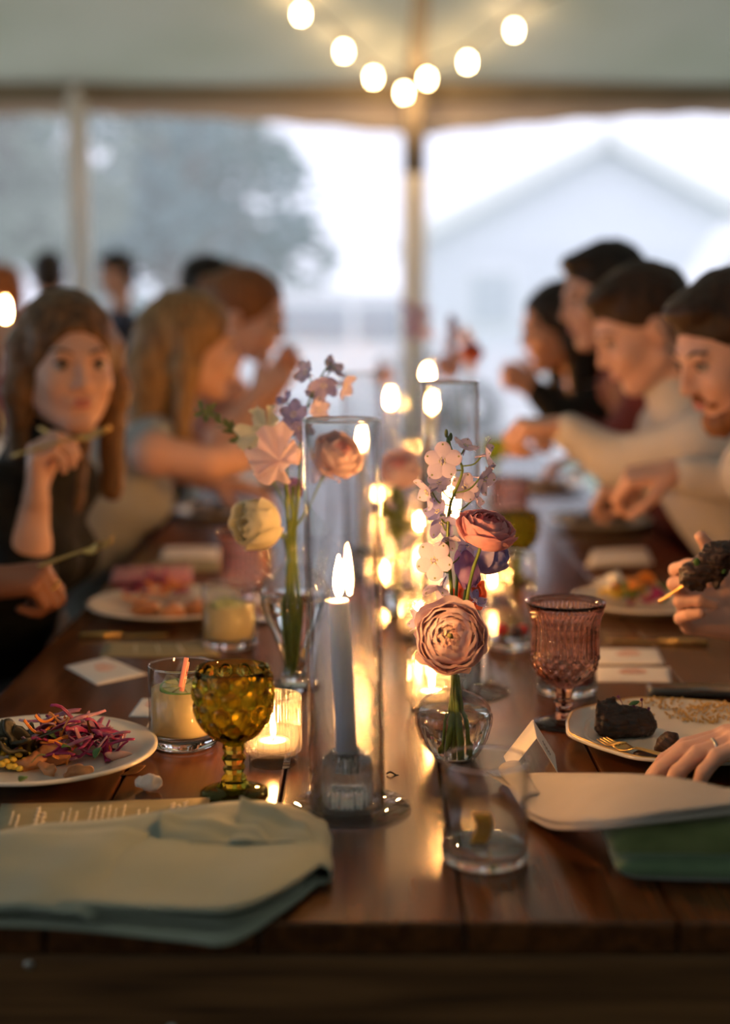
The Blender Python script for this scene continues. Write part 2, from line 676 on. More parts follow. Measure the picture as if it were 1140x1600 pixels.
def pole(x, rad, label, two):
    t = thing('tent_pole', label, 'tent pole', (x, EY - 0.17, 0))
    zs = 2.1
    if two:
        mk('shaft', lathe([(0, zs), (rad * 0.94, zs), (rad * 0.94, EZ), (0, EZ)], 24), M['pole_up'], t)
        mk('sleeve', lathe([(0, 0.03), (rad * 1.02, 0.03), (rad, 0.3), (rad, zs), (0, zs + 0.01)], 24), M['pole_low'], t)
    else:
        mk('shaft', lathe([(0, 0.03), (rad, 0.03), (rad, EZ - 0.02), (0, EZ)], 24), M['pole_low'], t)
    mk('foot_plate', lathe([(0, 0), (rad * 1.8, 0), (rad * 1.8, 0.03), (0, 0.03)], 24), M['beam'], t)
    mk('top_bracket', box(rad * 2.4, 0.2, 0.06, 0.01, (0, 0.05, EZ - 0.05)), M['beam'], t)
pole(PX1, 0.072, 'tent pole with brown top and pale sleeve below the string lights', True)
pole(PX0, 0.058, 'slim plain pale tent pole beside the trees', False)
# ridge tube running up the ceiling from the centre pole
kind(mk('trim_3', tube([(PX1, EY - 0.1, roof_z(PX1, EY - 0.1) - 0.03), (PX1, 3.0, roof_z(PX1, 3.0) - 0.03)], 0.045, 10), M['beam']))

# string lights
M['bulb'] = emitter('warm_bulb', (1.0, 0.64, 0.30), 95.0)
M['cable'] = mat('black_cable', (0.02, 0.02, 0.02), rough=0.5)
M['socket'] = mat('bulb_socket', (0.18, 0.10, 0.05), rough=0.5)
def string_light(label, pts, tail):
    b = [PY(px, py, Y) for px, py, Y in pts]
    t = thing('string_light', label, 'string light', b[0], group=None)
    o = b[0]
    cab = [p - o + Vector((0, 0, 0.075)) for p in b]
    ext = [tuple(Vector(q) - o) for q in tail]
    mk('cable', tube(spline(cab + ext, 5), 0.006, 6), M['cable'], t)
    bm_ = lathe([(0, -0.03), (0.014, -0.027), (0.019, -0.012), (0.020, 0.002), (0.017, 0.018), (0.010, 0.03), (0, 0.032)], 14)
    sk = lathe([(0, 0.028), (0.014, 0.028), (0.016, 0.075), (0, 0.08)], 10)
    for p in b:
        bo = mk('bulb', bm_, M['bulb'], t, loc=p - o)
        mk('bulb_socket', sk, M['socket'], bo)
string_light('string of round warm bulbs rising towards the trees side of the tent',
             [(631, 145, 8.1), (583, 121, 7.95), (537, 80, 7.7), (470, 22, 7.35)], [(-0.75, 6.6, 3.05), (-1.3, 5.8, 3.2)])
string_light('string of round warm bulbs rising towards the white house side of the tent',
             [(667, 123, 8.0), (730, 97, 7.8), (803, 47, 7.5)], [(1.25, 7.0, 2.95), (1.9, 6.3, 3.1)])

# ------------------------------------------------------------------ outside
M['van'] = mat('van_paint', (0.85, 0.86, 0.88), rough=0.3, c2=(0.8, 0.81, 0.84), ns=2)
M['cglass'] = mat('car_glass', (0.36, 0.39, 0.44), rough=0.1)
M['dglass'] = mat('dark_glass', (0.10, 0.12, 0.15), rough=0.1)
M['rubber'] = mat('tyre', (0.03, 0.03, 0.03), rough=0.8)
M['chrome'] = mat('hub_metal', (0.6, 0.6, 0.6), rough=0.3, metal=1)
M['lamp_red'] = mat('tail_lamp', (0.4, 0.03, 0.02), rough=0.3)

def van(label, loc, rz, box_body):
    t = thing('van', label, 'van', loc, rz)
    prof = [(-2.5, 0.4), (2.5, 0.4), (2.5, 1.0), (1.75, 1.15), (1.15, 1.95), (1.0, 2.2), (-2.4, 2.25), (-2.5, 2.1)] if box_body else \
           [(-2.3, 0.4), (2.3, 0.4), (2.3, 0.95), (1.3, 1.1), (0.75, 1.65), (-1.5, 1.7), (-2.25, 1.1)]
    n = len(prof)
    V = [(x, -0.95, z) for x, z in prof] + [(x, 0.95, z) for x, z in prof]
    F = [tuple(range(n)), tuple(range(2 * n - 1, n - 1, -1))] + [((i + 1) % n, i, n + i, n + (i + 1) % n) for i in range(n)]
    mk('body', (V, F), M['van'], t, smooth=False)
    zt = 1.85 if box_body else 1.52
    wx = [(-2.2, -1.1), (-1.0, 0.1), (0.2, 1.0)] if not box_body else [(0.15, 1.0)]
    for s in (-1, 1):
        for a, b in wx:
            mk('side_window', box(b - a, 0.03, 0.4, 0.01, ((a + b) / 2, s * 0.955, zt - 0.22)), M['cglass'], t)
        for x in (-1.5, 1.5):
            w = mk('wheel', lathe([(0, -0.11), (0.3, -0.11), (0.34, -0.06), (0.34, 0.06), (0.3, 0.11), (0, 0.11)], 24), M['rubber'], t, loc=(x, s * 0.86, 0.34), rot=(R(90), 0, 0))
            mk('hub', lathe([(0, -0.12), (0.16, -0.12), (0.18, 0.12), (0, 0.12)], 16), M['chrome'], w)
        mk('tail_lamp', box(0.04, 0.2, 0.3, 0.01, (-2.5 if box_body else -2.28, s * 0.75, 1.0)), M['lamp_red'], t)
    mk('bumper', box(0.12, 1.8, 0.18, 0.03, (2.5 if box_body else 2.32, 0, 0.5)), M['dglass'], t)
van('tall white delivery van parked by the pale house', (4.25, 12.6, -0.04), R(177), True)
van('white estate car parked on the gravel behind the centre pole', (-0.35, 17.0, -0.04), R(4), False)

kind(mk('gravel_drive', lump(grid(lambda u, v: (-6 + 26 * u, 13.5 + 12 * v, -0.035), 20, 12), 0.004, 1.0), M['gravel']))

M['siding'] = mat('house_siding', (0.76, 0.77, 0.86), rough=0.8, c2=(0.8, 0.81, 0.9), ns=4)
M['trimw'] = mat('white_trim', (0.85, 0.85, 0.86), rough=0.6)
M['shingle'] = mat('roof_shingle', (0.5, 0.51, 0.58), rough=0.8, c2=(0.56, 0.57, 0.64), ns=5)
M['pane'] = mat('house_pane', (0.5, 0.54, 0.62), rough=0.1)
t = thing('house', 'pale blue house with white gable trim beyond the parked van', 'house', (5.6, 34, -0.04))
hw, ez, pz, dp = 4.3, 3.4, 5.6, 9
g = join(([(-hw, 0, 0), (hw, 0, 0), (hw, 0, ez), (0, 0, pz), (-hw, 0, ez), (-hw, dp, 0), (hw, dp, 0), (hw, dp, ez), (0, dp, pz), (-hw, dp, ez)],
          [(0, 1, 2, 3, 4), (9, 8, 7, 6, 5), (1, 6, 7, 2), (0, 4, 9, 5)]))
mk('wall', g, M['siding'], t, smooth=False)
for s in (-1, 1):
    ang = math.atan2(pz - ez, hw)
    Lr = math.hypot(hw, pz - ez) + 0.5
    mk('roof_slope', box(Lr, dp + 0.8, 0.14, 0.02), M['shingle'], t, smooth=False, loc=(s * (hw / 2 + 0.2), dp / 2, (ez + pz) / 2 + 0.02), rot=(0, s * ang, 0))
    mk('gable_trim', box(Lr, 0.12, 0.4, 0.02), M['trimw'], t, smooth=False, loc=(s * (hw / 2 + 0.2), -0.42, (ez + pz) / 2 - 0.1), rot=(0, s * ang, 0))
for i in range(14):
    mk('siding_board', box(2 * hw, 0.03, 0.2, 0.004, (0, -0.02, 0.14 + i * 0.23)), M['siding'], t, smooth=False)
for x in (-2.6, 0, 2.6):
    w = mk('window', box(1.1, 0.1, 1.4, 0.01, (x, -0.03, 1.9)), M['trimw'], t, smooth=False)
    for sx in (-1, 1):
        mk('pane', box(0.44, 0.06, 1.2, 0.005, (x + sx * 0.25, -0.07, 1.9)), M['pane'], w, smooth=False)

M['bark'] = mat('tree_bark', (0.10, 0.085, 0.07), rough=0.9, c2=(0.16, 0.14, 0.12), ns=9)
LEAF = [mat('leaf_a', (0.09, 0.16, 0.145), rough=0.6, c2=(0.15, 0.24, 0.21), ns=3, transl=0.3),
        mat('leaf_b', (0.11, 0.19, 0.20), rough=0.6, c2=(0.18, 0.28, 0.29), ns=3, transl=0.3),
        mat('leaf_c', (0.2, 0.25, 0.2), rough=0.6, c2=(0.3, 0.34, 0.28), ns=3, transl=0.3)]
def tree(name, label, cat, x, y, h, w, lm, n, seed, trunk=True):
    rr = random.Random(seed)
    t = thing(name, label, cat, (x, y, -0.04), 0, 'trees beyond the tent')
    V, F = [], []

    blobs = [(rr.uniform(-0.32, 0.32) * w, rr.uniform(-0.32, 0.32) * w, h * rr.uniform(0.3 if trunk else 0.2, 0.92), rr.uniform(0.10, 0.24) * w) for _ in range(14)]
    for i in range(n):
        b = blobs[i % 14]
        d = Vector((rr.gauss(0, 1), rr.gauss(0, 1), rr.gauss(0, 0.8))).normalized() * b[3] * rr.uniform(0.6, 1.1)
        c = Vector(b[:3]) + d
        s = rr.uniform(0.09, 0.17) * (1 if trunk else 0.5)
        m = basis((rr.gauss(0, 1), rr.gauss(0, 1), rr.gauss(0, 1)))
        q = len(V)
        for a in ((-s * 0.5, 0, 0), (0, -s * 0.9, 0.1 * s), (s * 0.5, 0, 0), (0, s * 0.9, 0.1 * s)):
            V.append(c + m.to_3x3() @ Vector(a))
        F.append((q, q + 1, q + 2, q + 3))
    f = mk('foliage', (V, F), LEAF[lm], t, smooth=False)
    kind(f, 'stuff')
    if trunk:
        mk('trunk', tube(spline([(0, 0, 0), (0.08, 0.05, h * 0.25), (-0.05, 0, h * 0.55), (0.05, 0, h * 0.85)], 4), [0.2 - 0.011 * i for i in range(13)], 10), M['bark'], t)
        for k in range(7):
            b = blobs[k]
            mk('branch', tube([(0, 0, h * 0.3), (b[0] * 0.5, b[1] * 0.5, (h * 0.3 + b[2]) / 2), b[:3]], [0.09, 0.05, 0.02], 6), M['bark'], t)
    else:
        for k in range(5):
            b = blobs[k]
            mk('stem', tube([(0, 0, 0), b[:3]], [0.03, 0.01], 5), M['bark'], t)
for i, (px, Y, h, w, lm, lab) in enumerate([
        (10, 23.5, 7.5, 4.4, 0, 'tall dark tree at the edge of the lawn furthest from the house'),
        (150, 30, 9.0, 4.6, 1, 'tall blue-green tree behind the slim tent pole'),
        (262, 21, 6.6, 4.4, 1, 'broad blue-green tree between the slim pole and the lawn'),
        (385, 25, 6.0, 4.2, 0, 'round dark tree nearest the parked estate car'),
        (-40, 16, 6.0, 4.0, 2, 'light green tree close to the tent wall'),
        (330, 37, 8.4, 4.6, 2, 'pale tree standing behind the broad tree')]):
    tree('tree', lab, 'tree', (px - 570) / FPX * Y, Y, h, w, lm, 2600, 11 + i)
for i, (px, Y, lab) in enumerate([(452, 21.5, 'low shrub at the foot of the round dark tree'), (95, 13, 'low shrub in front of the tall dark trees'), (150, 18.5, 'bushy shrub in front of the broad tree')]):
    tree('shrub', lab, 'shrub', (px - 570) / FPX * Y, Y, 1.7, 2.4, i % 3, 1800, 40 + i, False)

# ------------------------------------------------------------------ farm tables
M['steel'] = mat('screw_steel', (0.55, 0.56, 0.55), rough=0.3, metal=1)
def farm_table(label, y0, y1, front=False):
    t = thing('farm_table', label, 'table', (0, y0, 0))
    Ln = y1 - y0
    xs = [-0.50, -0.27, -0.09, 0.085, 0.265, 0.445, 0.70]
    for i in range(6):
        a, b = xs[i] + 0.0012, xs[i + 1] - 0.0012
        mk('plank', box(b - a, Ln - 0.004, 0.028, 0.0028, ((a + b) / 2, Ln / 2, TZ - 0.014)), M['plank'], t, smooth=False)
    for y, ah in ((0.02, 0.15 if front else 0.09), (Ln - 0.02, 0.09)):
        mk('apron_board', box(1.19, 0.032, ah, 0.003, (0.10, y, TZ - 0.030 - ah / 2)), M['apron'], t, smooth=False)
    for x in (-0.475, 0.675):
        mk('side_rail', box(0.03, Ln - 0.08, 0.09, 0.003, (x, Ln / 2, TZ - 0.075)), M['plank'], t, smooth=False)
    for x in (-0.42, 0.62):
        for y in (0.1, Ln - 0.1):
            mk('leg', join(box(0.085, 0.085, 0.26, 0.005, (x, y, TZ - 0.165)), tr(lathe([(0.03, 0), (0.032, 0.05), (0.026, 0.07), (0.04, 0.2), (0.042, 0.36), (0.03, 0.44), (0.04, 0.47), (0, 0.47)], 16), x, y, 0)), M['plank'], t)
    for x, z in ((-0.285, 0.712), (-0.165, 0.655)):
        mk('screw_head', ellipsoid(0.0042, 0.002, 0.0036, 12, 6, (x, 0.0035, z)), M['steel'], t)
Y0 = P(570, 1443).y
farm_table('stained pine farm table carrying the place settings nearest the green clutch', Y0, Y0 + 2.75, True)
farm_table('stained pine farm table continuing end to end beyond the first', Y0 + 2.754, Y0 + 5.5)

# ------------------------------------------------------------------ glassware and candles
M['glass'] = glass('clear_glass', (0.99, 0.99, 0.985), 0.0)
M['tglass'] = thin('tumbler_glass', (0.98, 0.98, 0.975), f0=0.03, power=4.0, edge=0.65)
M['hglass'] = thin('hurricane_glass', (0.985, 0.985, 0.985), f0=0.05, power=2.6, edge=0.75)
M['dglass2'] = thin('plate_glass', (0.975, 0.98, 0.975), f0=0.04, power=5.0, edge=0.8)
M['vglass'] = thin('votive_glass', (0.985, 0.975, 0.96), f0=0.08, power=2.2, edge=0.7, scatter=0.03)
M['gglass'] = glass('olive_glass', (0.86, 0.80, 0.36), 0.0)
M['pglass'] = glass('pink_glass', (1.0, 0.85, 0.80), 0.0)
M['vwater'] = glass('vase_water', (0.99, 1.0, 0.985), 0.0, ior=1.33)
M['water'] = thin('water', (0.98, 0.99, 0.98), f0=0.02)
M['amber'] = thin('amber_drink', (0.45, 0.12, 0.03), f0=0.02)
M['flame'] = emitter('candle_flame', (1.0, 0.44, 0.12), 1300.0)
M['vflame'] = emitter('votive_flame', (1.0, 0.44, 0.12), 1050.0)
M['wick'] = mat('burnt_wick', (0.02, 0.015, 0.012), rough=0.9)
M['wax_blue'] = mat('blue_wax', (0.40, 0.47, 0.66), rough=0.45, c2=(0.43, 0.50, 0.69), ns=30, sss=0.25)
M['wax_white'] = mat('white_wax', (0.85, 0.78, 0.66), rough=0.4, c2=(0.88, 0.82, 0.7), ns=30, transl=0.35)
M['tin'] = mat('tealight_tin', (0.7, 0.68, 0.62), rough=0.3, metal=1)
M['limejuice'] = mat('cloudy_lime_drink', (0.72, 0.63, 0.36), rough=0.25, c2=(0.76, 0.68, 0.42), ns=40, transl=0.45)
M['rind'] = mat('lime_rind', (0.10, 0.22, 0.03), rough=0.4, c2=(0.16, 0.3, 0.05), ns=60)
M['limeflesh'] = mat('lime_flesh', (0.62, 0.66, 0.28), rough=0.35, c2=(0.72, 0.74, 0.42), ns=60, transl=0.3)
M['ice'] = thin('ice', (0.93, 0.94, 0.94), f0=0.08, power=2.5, rough=0.15)
M['pinkpin'] = mat('pink_clothespin', (0.82, 0.30, 0.26), rough=0.5, c2=(0.86, 0.36, 0.3), ns=40)
M['orange'] = mat('orange_peel', (0.85, 0.36, 0.03), rough=0.45, c2=(0.9, 0.45, 0.06), ns=120, bump=0.3)
M['berry'] = mat('dark_berry', (0.03, 0.01, 0.02), rough=0.3)
M['cherry'] = mat('red_cherry', (0.4, 0.02, 0.02), rough=0.25)

FLAME = lathe([(0, 0), (0.0022, 0.001), (0.0042, 0.006), (0.0052, 0.013), (0.0047, 0.021), (0.0032, 0.030), (0.0014, 0.038), (0, 0.043)], 10)

def candle(label, base, top, r=0.0112, flame=1.0, group=None, wax=None):
    base, top = Vector(base), Vector(top)
    t = thing('taper_candle', label, 'candle', base, 0, group)
    d = top - base
    L = d.length
    m = basis(d, (1, 0, 0))
    pr = [(0, 0), (r, 0), (r, L * 0.3), (r * 0.97, L * 0.7), (r * 0.93, L - 0.003), (r * 0.88, L - 0.0006), (r * 0.7, L), (r * 0.45, L - 0.003), (0, L - 0.004)]
    mk('wax', xf(lathe(pr, 28), m), wax or M['wax_blue'], t)
    tip = Vector(d) + Vector((0, 0, 0.006))
    mk('wick', tube([d - Vector((0, 0, 0.005)), d + Vector((0.0004, 0, 0.003)), tip + Vector((0.001, 0, 0))], 0.0009, 6), M['wick'], t)
    mk('flame', tr(FLAME, s=flame), M['flame'], t, loc=d + Vector((0, 0, 0.0035)))
    return t

def ribbed(n, amp, z0, z1):
    def fn(r, z, a, i):
        if z0 <= z <= z1:
            r = r * (1 + amp * (abs(math.cos(a * n / 2)) - 0.6))
        return r, z
    return fn

def hurricane(px, py, label_h, label_c, label_s, h=0.405, off=(0, 0), lean=0.8, candle_top=None, ctop=None, Y=None):
    b = P(px, py) if Y is None else PY(px, 800, Y)
    b.z = TZ
    t = thing('hurricane_vase', label_h, 'hurricane', b, 0, 'hurricane candle vases')
    mk('base_plate', lathe([(0, 0), (0.0615, 0), (0.0635, 0.0015), (0.0635, 0.0025), (0.0615, 0.004), (0, 0.004)], 72), M['dglass2'], t)
    ro, ri = 0.0395, 0.0367
    sl = math.sin(R(lean))
    v, f = lathe([(ro, 0.0045), (ro, h - 0.001), (ro - 0.0007, h), (ri + 0.0007, h), (ri, h - 0.001), (ri, 0.0045)], 72, close=True)
    v = [(p[0] + off[0] - sl * p[2], p[1] + off[1], p[2]) for p in v]
    mk('cylinder', (v, f), M['hglass'], t)
    rim = lathe([((ro + ri) / 2 + 0.0017 * math.cos(a), h + 0.0017 * math.sin(a)) for a in [i * math.pi / 4 for i in range(8)]], 72, close=True)
    mk('rim', ([(p[0] + off[0] - sl * p[2], p[1] + off[1], p[2]) for p in rim[0]], rim[1]), M['glass'], t)
    o = b + Vector((off[0], off[1], 0.0040))
    s = thing('candle_holder', label_s, 'candle holder', o, 0, 'ribbed candle holders')
    fn = lambda r, z, a, i: (r * (1 + 0.085 * (abs(math.cos(a * 13)) - 0.6)), z) if 3 <= i <= 9 else (r, z)
    pr = [(0, 0.024), (0.015, 0.023), (0.0195, 0.018), (0.0205, 0.0), (0.0240, 0), (0.0255, 0.003), (0.0257, 0.015), (0.0257, 0.03), (0.0257, 0.046), (0.0245, 0.0505), (0.0175, 0.058), (0.0135, 0.0595), (0.0124, 0.058), (0.0122, 0.037), (0, 0.036)]
    mk('holder_body', lathe(pr, 208, fn), M['glass'], s)
    cb = o + Vector((0, 0, 0.0375))
    if ctop is not None:
        tp = PY(ctop[0], ctop[1], cb.y)
    else:
        tp = cb + Vector((-0.006, 0, candle_top or 0.18))
    candle(label_c, cb, tp, group='taper candles')
    return b

hurricane(547, 1263, 'tall clear glass hurricane on disc base beside the green goblet', 'lit pale blue taper candle in the hurricane nearest the table end',
          'ribbed glass holder under the pale blue taper nearest the table end', off=(-0.003, 0.0), ctop=(529, 937))
hurricane(724, 1080, 'tall clear glass hurricane behind the pink delphinium vase', 'lit taper candle burning behind the delphinium',
          'ribbed glass holder behind the pink ranunculus vase', h=0.424, off=(-0.014, 0.0), lean=1.2, ctop=(712, 806))
hurricane(569, 0, 'clear glass hurricane standing in the middle beyond the bud vases', 'lit taper candle in the third hurricane along the table',
          'ribbed holder in the third hurricane along the table', Y=2.8, candle_top=0.215)
hurricane(612, 0, 'clear glass hurricane on the far table beside the lilac flowers', 'lit taper candle in the hurricane beside the far lilac flowers',
          'ribbed holder in the hurricane beside the far lilac flowers', Y=4.2, candle_top=0.22)
hurricane(676, 0, 'clear glass hurricane on the far table beside the coral flower', 'lit taper candle in the hurricane beside the coral flower',
          'ribbed holder in the hurricane beside the coral flower', Y=4.35, candle_top=0.20)
hurricane(668, 0, 'clear glass hurricane at the far end of the far table', 'lit taper candle at the far end of the far table',
          'ribbed holder in the hurricane at the far table end', Y=6.1, candle_top=0.23)

def votive(px, py, label, lc, Y=None, r=0.0325, h=0.08, s=1.0):
    b = P(px, py) if Y is None else PY(px, 800, Y)
    b.z = TZ
    t = thing('votive_holder', label, 'votive', b, 0, 'ribbed votive holders')
    pr = [(0, 0), (r * 0.82, 0), (r * 0.86, 0.002), (r * 0.87, 0.012), (r * 0.97, 0.0155), (r, 0.02), (r, 0.04), (r, 0.06), (r, h - 0.002), (r * 0.975, h), (r * 0.92, h - 0.001), (r * 0.88, 0.06), (r * 0.87, 0.03), (r * 0.85, 0.0185), (0, 0.0165)]
    def fn(r_, z, a, i):
        return (r_ * (1 + 0.06 * (abs(math.cos(a * 14)) - 0.6)), z) if 4 <= i <= 10 else (r_, z)
    mk('holder_body', lathe(pr, 224, fn), M['vglass'], t)
    c = thing('tealight', lc, 'tealight', b + Vector((0, 0, 0.0178)), 0, 'tealights')
    mk('tin_cup', lathe([(0, 0), (0.0185, 0), (0.0192, 0.001), (0.0192, 0.008), (0.0186, 0.008), (0.0186, 0.0012), (0, 0.001)], 32), M['tin'], c)
    mk('wax', lathe([(0, 0.0014), (0.0182, 0.0014), (0.0182, 0.0096), (0.012, 0.0088), (0, 0.0088)], 32), M['wax_white'], c)
    mk('wick', tube([(0, 0, 0.008), (0.0005, 0, 0.015)], 0.0008, 6), M['wick'], c)
    mk('flame', tr(FLAME, s=0.66 * s), M['vflame'], c, loc=(0, 0, 0.0125))
    return b
votive(427, 1192, 'lit ribbed glass votive beside the green goblet', 'tealight burning in the votive beside the green goblet')
votive(674, 1111, 'ribbed glass votive tucked behind the ranunculus bud vase', 'tealight burning behind the ranunculus bud vase')
votive(655, 1000, 'lit ribbed glass votive behind the second hurricane', 'tealight burning behind the second hurricane')
votive(600, 0, 'lit ribbed votive between the third hurricane and the leafy vase', 'tealight burning between the third hurricane and the leafy vase', Y=2.62)
votive(655, 0, 'lit ribbed votive where the two tables meet', 'tealight burning where the two tables meet', Y=3.3)
votive(770, 0, 'lit ribbed votive beside the tall highball glass', 'tealight burning beside the tall highball glass', Y=2.55)
votive(590, 0, 'lit ribbed votive before the far lilac flowers', 'tealight burning before the far lilac flowers', Y=3.85)
votive(700, 0, 'lit ribbed votive under the coral flower', 'tealight burning under the coral flower', Y=4.05)
votive(640, 0, 'lit ribbed votive near the far table end', 'tealight burning near the far table end', Y=5.2)

def tumbler(px, py, label, group, h=0.098, r=0.041, Y=None, rz=0):
    b = P(px, py) if Y is None else PY(px, 800, Y)
    b.z = TZ
    t = thing('tumbler', label, 'glass', b, rz, group)
    pr = [(r, 0.0152), (r, h - 0.001), (r - 0.0008, h), (r - 0.0016, h), (r - 0.0024, h - 0.001), (r - 0.003, 0.0152)]
    mk('glass_wall', lathe(pr, 72, close=True), M['tglass'], t)
    mk('rim', lathe([(r - 0.0012 + 0.0013 * math.cos(a), h + 0.0013 * math.sin(a)) for a in [i * math.pi / 4 for i in range(8)]], 72, close=True), M['glass'], t)
    mk('glass_base', lathe([(0, 0.001), (r - 0.006, 0), (r - 0.002, 0.0012), (r, 0.005), (r, 0.0148), (r - 0.004, 0.0150), (0, 0.0144)], 72), M['glass'], t)
    return t, b

def drink(t, r, z0, z1, m, nm='drink'):
    return mk(nm, lathe([(0, z0), (r - 0.0045, z0 + 0.0015), (r - 0.0034, z0 + 0.005), (r - 0.0034, z1), (0, z1)], 48), m, t)

def lime_wheel(b, z, tilt, label, r=0.0265):
    o = thing('lime_wheel', label, 'lime slice', b + Vector((0.0, -0.008, z)))
    o.rotation_euler = (R(tilt), 0, 0.4)
    mk('rind', lathe([(r - 0.0025, 0), (r, 0.001), (r, 0.005), (r - 0.0025, 0.006)], 36, close=True), M['rind'], o)
    for k in range(8):
        a0, a1 = k * math.pi / 4 + 0.06, (k + 1) * math.pi / 4 - 0.06
        top = [(math.cos(a0 + (a1 - a0) * i / 4) * (r - 0.003), math.sin(a0 + (a1 - a0) * i / 4) * (r - 0.003)) for i in range(5)]
        c = (math.cos((a0 + a1) / 2) * 0.003, math.sin((a0 + a1) / 2) * 0.003)
        pts = [c] + top
        n = len(pts)
        V = [(x, y, 0.0006) for x, y in pts] + [(x, y, 0.0056) for x, y in pts]
        F = [tuple(range(n - 1, -1, -1)), tuple(range(n, 2 * n))] + [(i, (i + 1) % n, n + (i + 1) % n, n + i) for i in range(n)]
        mk('segment', (V, F), M['limeflesh'], o, smooth=False)
    return o

def ice_cube(b, label, loc, rot, s=0.02):
    o = mk('ice_cube', lump(box(s, s, s * 0.9, 0.003, seg=2), 0.0015, 80, loc[0] * 99), M['ice'], loc=b + Vector(loc), rot=rot)
    tag(o, label, 'ice', 'ice cubes in the lime drinks')

G = 'straight-sided tumblers'
t1, b1 = tumbler(287, 1163, 'tumbler of cloudy lime drink with a pink clothespin on its rim', G)
drink(t1, 0.041, 0.0155, 0.070, M['limejuice'])
lime_wheel(b1, 0.0685, 8, 'lime wheel floating in the drink with the pink clothespin')
for k, (x, y, a) in enumerate(((0.016, 0.012, 20), (-0.016, 0.013, 50))):
    ice_cube(b1, 'ice cube floating in the drink with the pink clothespin', (x, y, 0.069), (R(a), R(15), a))
cp = thing('clothespin', 'mini pink wooden clothespin clipped to the tumbler rim', 'clothespin', b1 + Vector((0.004, -0.039, 0.083)))
cp.rotation_euler = (0, R(12), 0)
for s in (-1, 1):
    mk('jaw', box(0.0055, 0.0028, 0.036, 0.0008, (0.0008 * s, 0.0027 * s, 0.01 + 0.006 * (s < 0))), M['pinkpin'], cp)
mk('spring', tr(tube([(0.004 * math.cos(a), 0.0030 * math.sin(a), 0.008 + a * 0.0002) for a in [i * 0.7 for i in range(28)]], 0.0005, 5), 0, 0, 0), M['steel'], cp)

t2, b2 = tumbler(358, 1010, 'tumbler of cloudy lime drink behind the green goblet, no clothespin', G, r=0.043)
drink(t2, 0.043, 0.0155, 0.066, M['limejuice'])
lime_wheel(b2, 0.064, 14, 'lime wheel floating in the drink before the footed vase')
ice_cube(b2, 'ice cube floating in the drink before the footed vase', (0.012, 0.014, 0.066), (0.4, 0.3, 0.2))

t3, b3 = tumbler(757, 1343, 'empty water tumbler with an orange twist at the bottom', G)
pe = grid(lambda u, v: ((u - 0.5) * 0.016 + 0.005 * math.sin(v * 3), 0.010 * math.cos(v * 3.2) - 0.004, v * 0.036), 4, 12)
tag(mk('orange_twist', thick(pe, 0.002), M['orange'], loc=b3 + Vector((-0.006, -0.003, 0.0148))), 'curl of orange peel inside the empty tumbler', 'orange peel')

t4, b4 = tumbler(885, 1083, 'tumbler of amber drink standing behind the pink goblet', G)
drink(t4, 0.041, 0.0155, 0.046, M['amber'])

# tall highball with berries
t5, b5 = tumbler(797, 1012, 'tall highball glass with dark berries near the second hurricane', 'tall glasses', h=0.15, r=0.037)
for k, (x, y, z, m, lb) in enumerate(((0.006, -0.012, 0.0275, 'berry', 'black berry at the bottom of the highball glass'), (0.019, 0.008, 0.0262, 'cherry', 'red cherry at the bottom of the highball glass'), (-0.012, 0.012, 0.0262, 'cherry', 'second red cherry behind the black berry in the highball'))):
    o = mk('berry' if m == 'berry' else 'cherry', lump(ellipsoid(0.0105, 0.0105, 0.010, 14, 9), 0.0012, 90, k), M[m], loc=b5 + Vector((x, y, z)))
    tag(o, lb, 'fruit')

# hobnail goblet
def green_goblet(px, py, label, Y=None):
    b = P(px, py) if Y is None else PY(px, 800, Y)
    b.z = TZ
    t = thing('goblet', label, 'goblet', b, 0.3, 'green hobnail goblets')
    n = 160
    key = [(0.056, 0.0125), (0.062, 0.021), (0.072, 0.0325), (0.085, 0.0400), (0.1, 0.0428), (0.115, 0.0432), (0.128, 0.0420), (0.139, 0.0408)]
    def rad(z):
        for (z0, r0), (z1, r1) in zip(key[:-1], key[1:]):
            if z <= z1:
                q = (z - z0) / (z1 - z0)
                return r0 + (r1 - r0) * q
        return key[-1][1]
    outer = [(rad(0.056 + (0.139 - 0.056) * i / 54), 0.056 + (0.139 - 0.056) * i / 54) for i in range(55)]
    rows = [(0.067, 9, 0.0065), (0.079, 12, 0.008), (0.0945, 12, 0.0092), (0.1115, 12, 0.0095), (0.126, 12, 0.0075)]
    def fn(r, z, a, i):
        if i < 55:
            e = 0.0
            for q, (zc, m, rr) in enumerate(rows):
                w = 2 * math.pi / m
                da = ((a + (q % 2) * w / 2 + w / 2) % w) - w / 2
                d2 = ((da * r) ** 2 + (z - zc) ** 2) / rr ** 2
                if d2 < 1:
                    e = max(e, 0.0030 * (1 - d2) ** 0.6)
            return r - 0.0012 + e, z
        return r, z
    inner = [(rad(z) - 0.0028, z) for z in (0.1385, 0.128, 0.115, 0.1, 0.085, 0.072)] + [(0.014, 0.0625), (0, 0.061)]
    mk('bowl', lathe([(0, 0.0555)] + outer[0:1] + outer[1:] + inner, n, lambda r, z, a, i: fn(r, z, a, i - 1 if 1 <= i <= 55 else 99)), M['gglass'], t)
    mk('stem', lathe([(0, 0.0095), (0.019, 0.0097), (0.0135, 0.014), (0.0145, 0.018), (0.0095, 0.023), (0.0125, 0.029), (0.0105, 0.034), (0.0135, 0.040), (0.010, 0.046), (0.0125, 0.0508), (0.012, 0.0552), (0, 0.0553)], 10), M['gglass'], t, smooth=False)
    mk('foot', lathe([(0, 0), (0.035, 0), (0.0368, 0.0015), (0.0365, 0.003), (0.03, 0.0052), (0.02, 0.0092), (0, 0.0094)], 64), M['gglass'], t)
green_goblet(366, 1240, 'olive green hobnail goblet beside the lit votive')
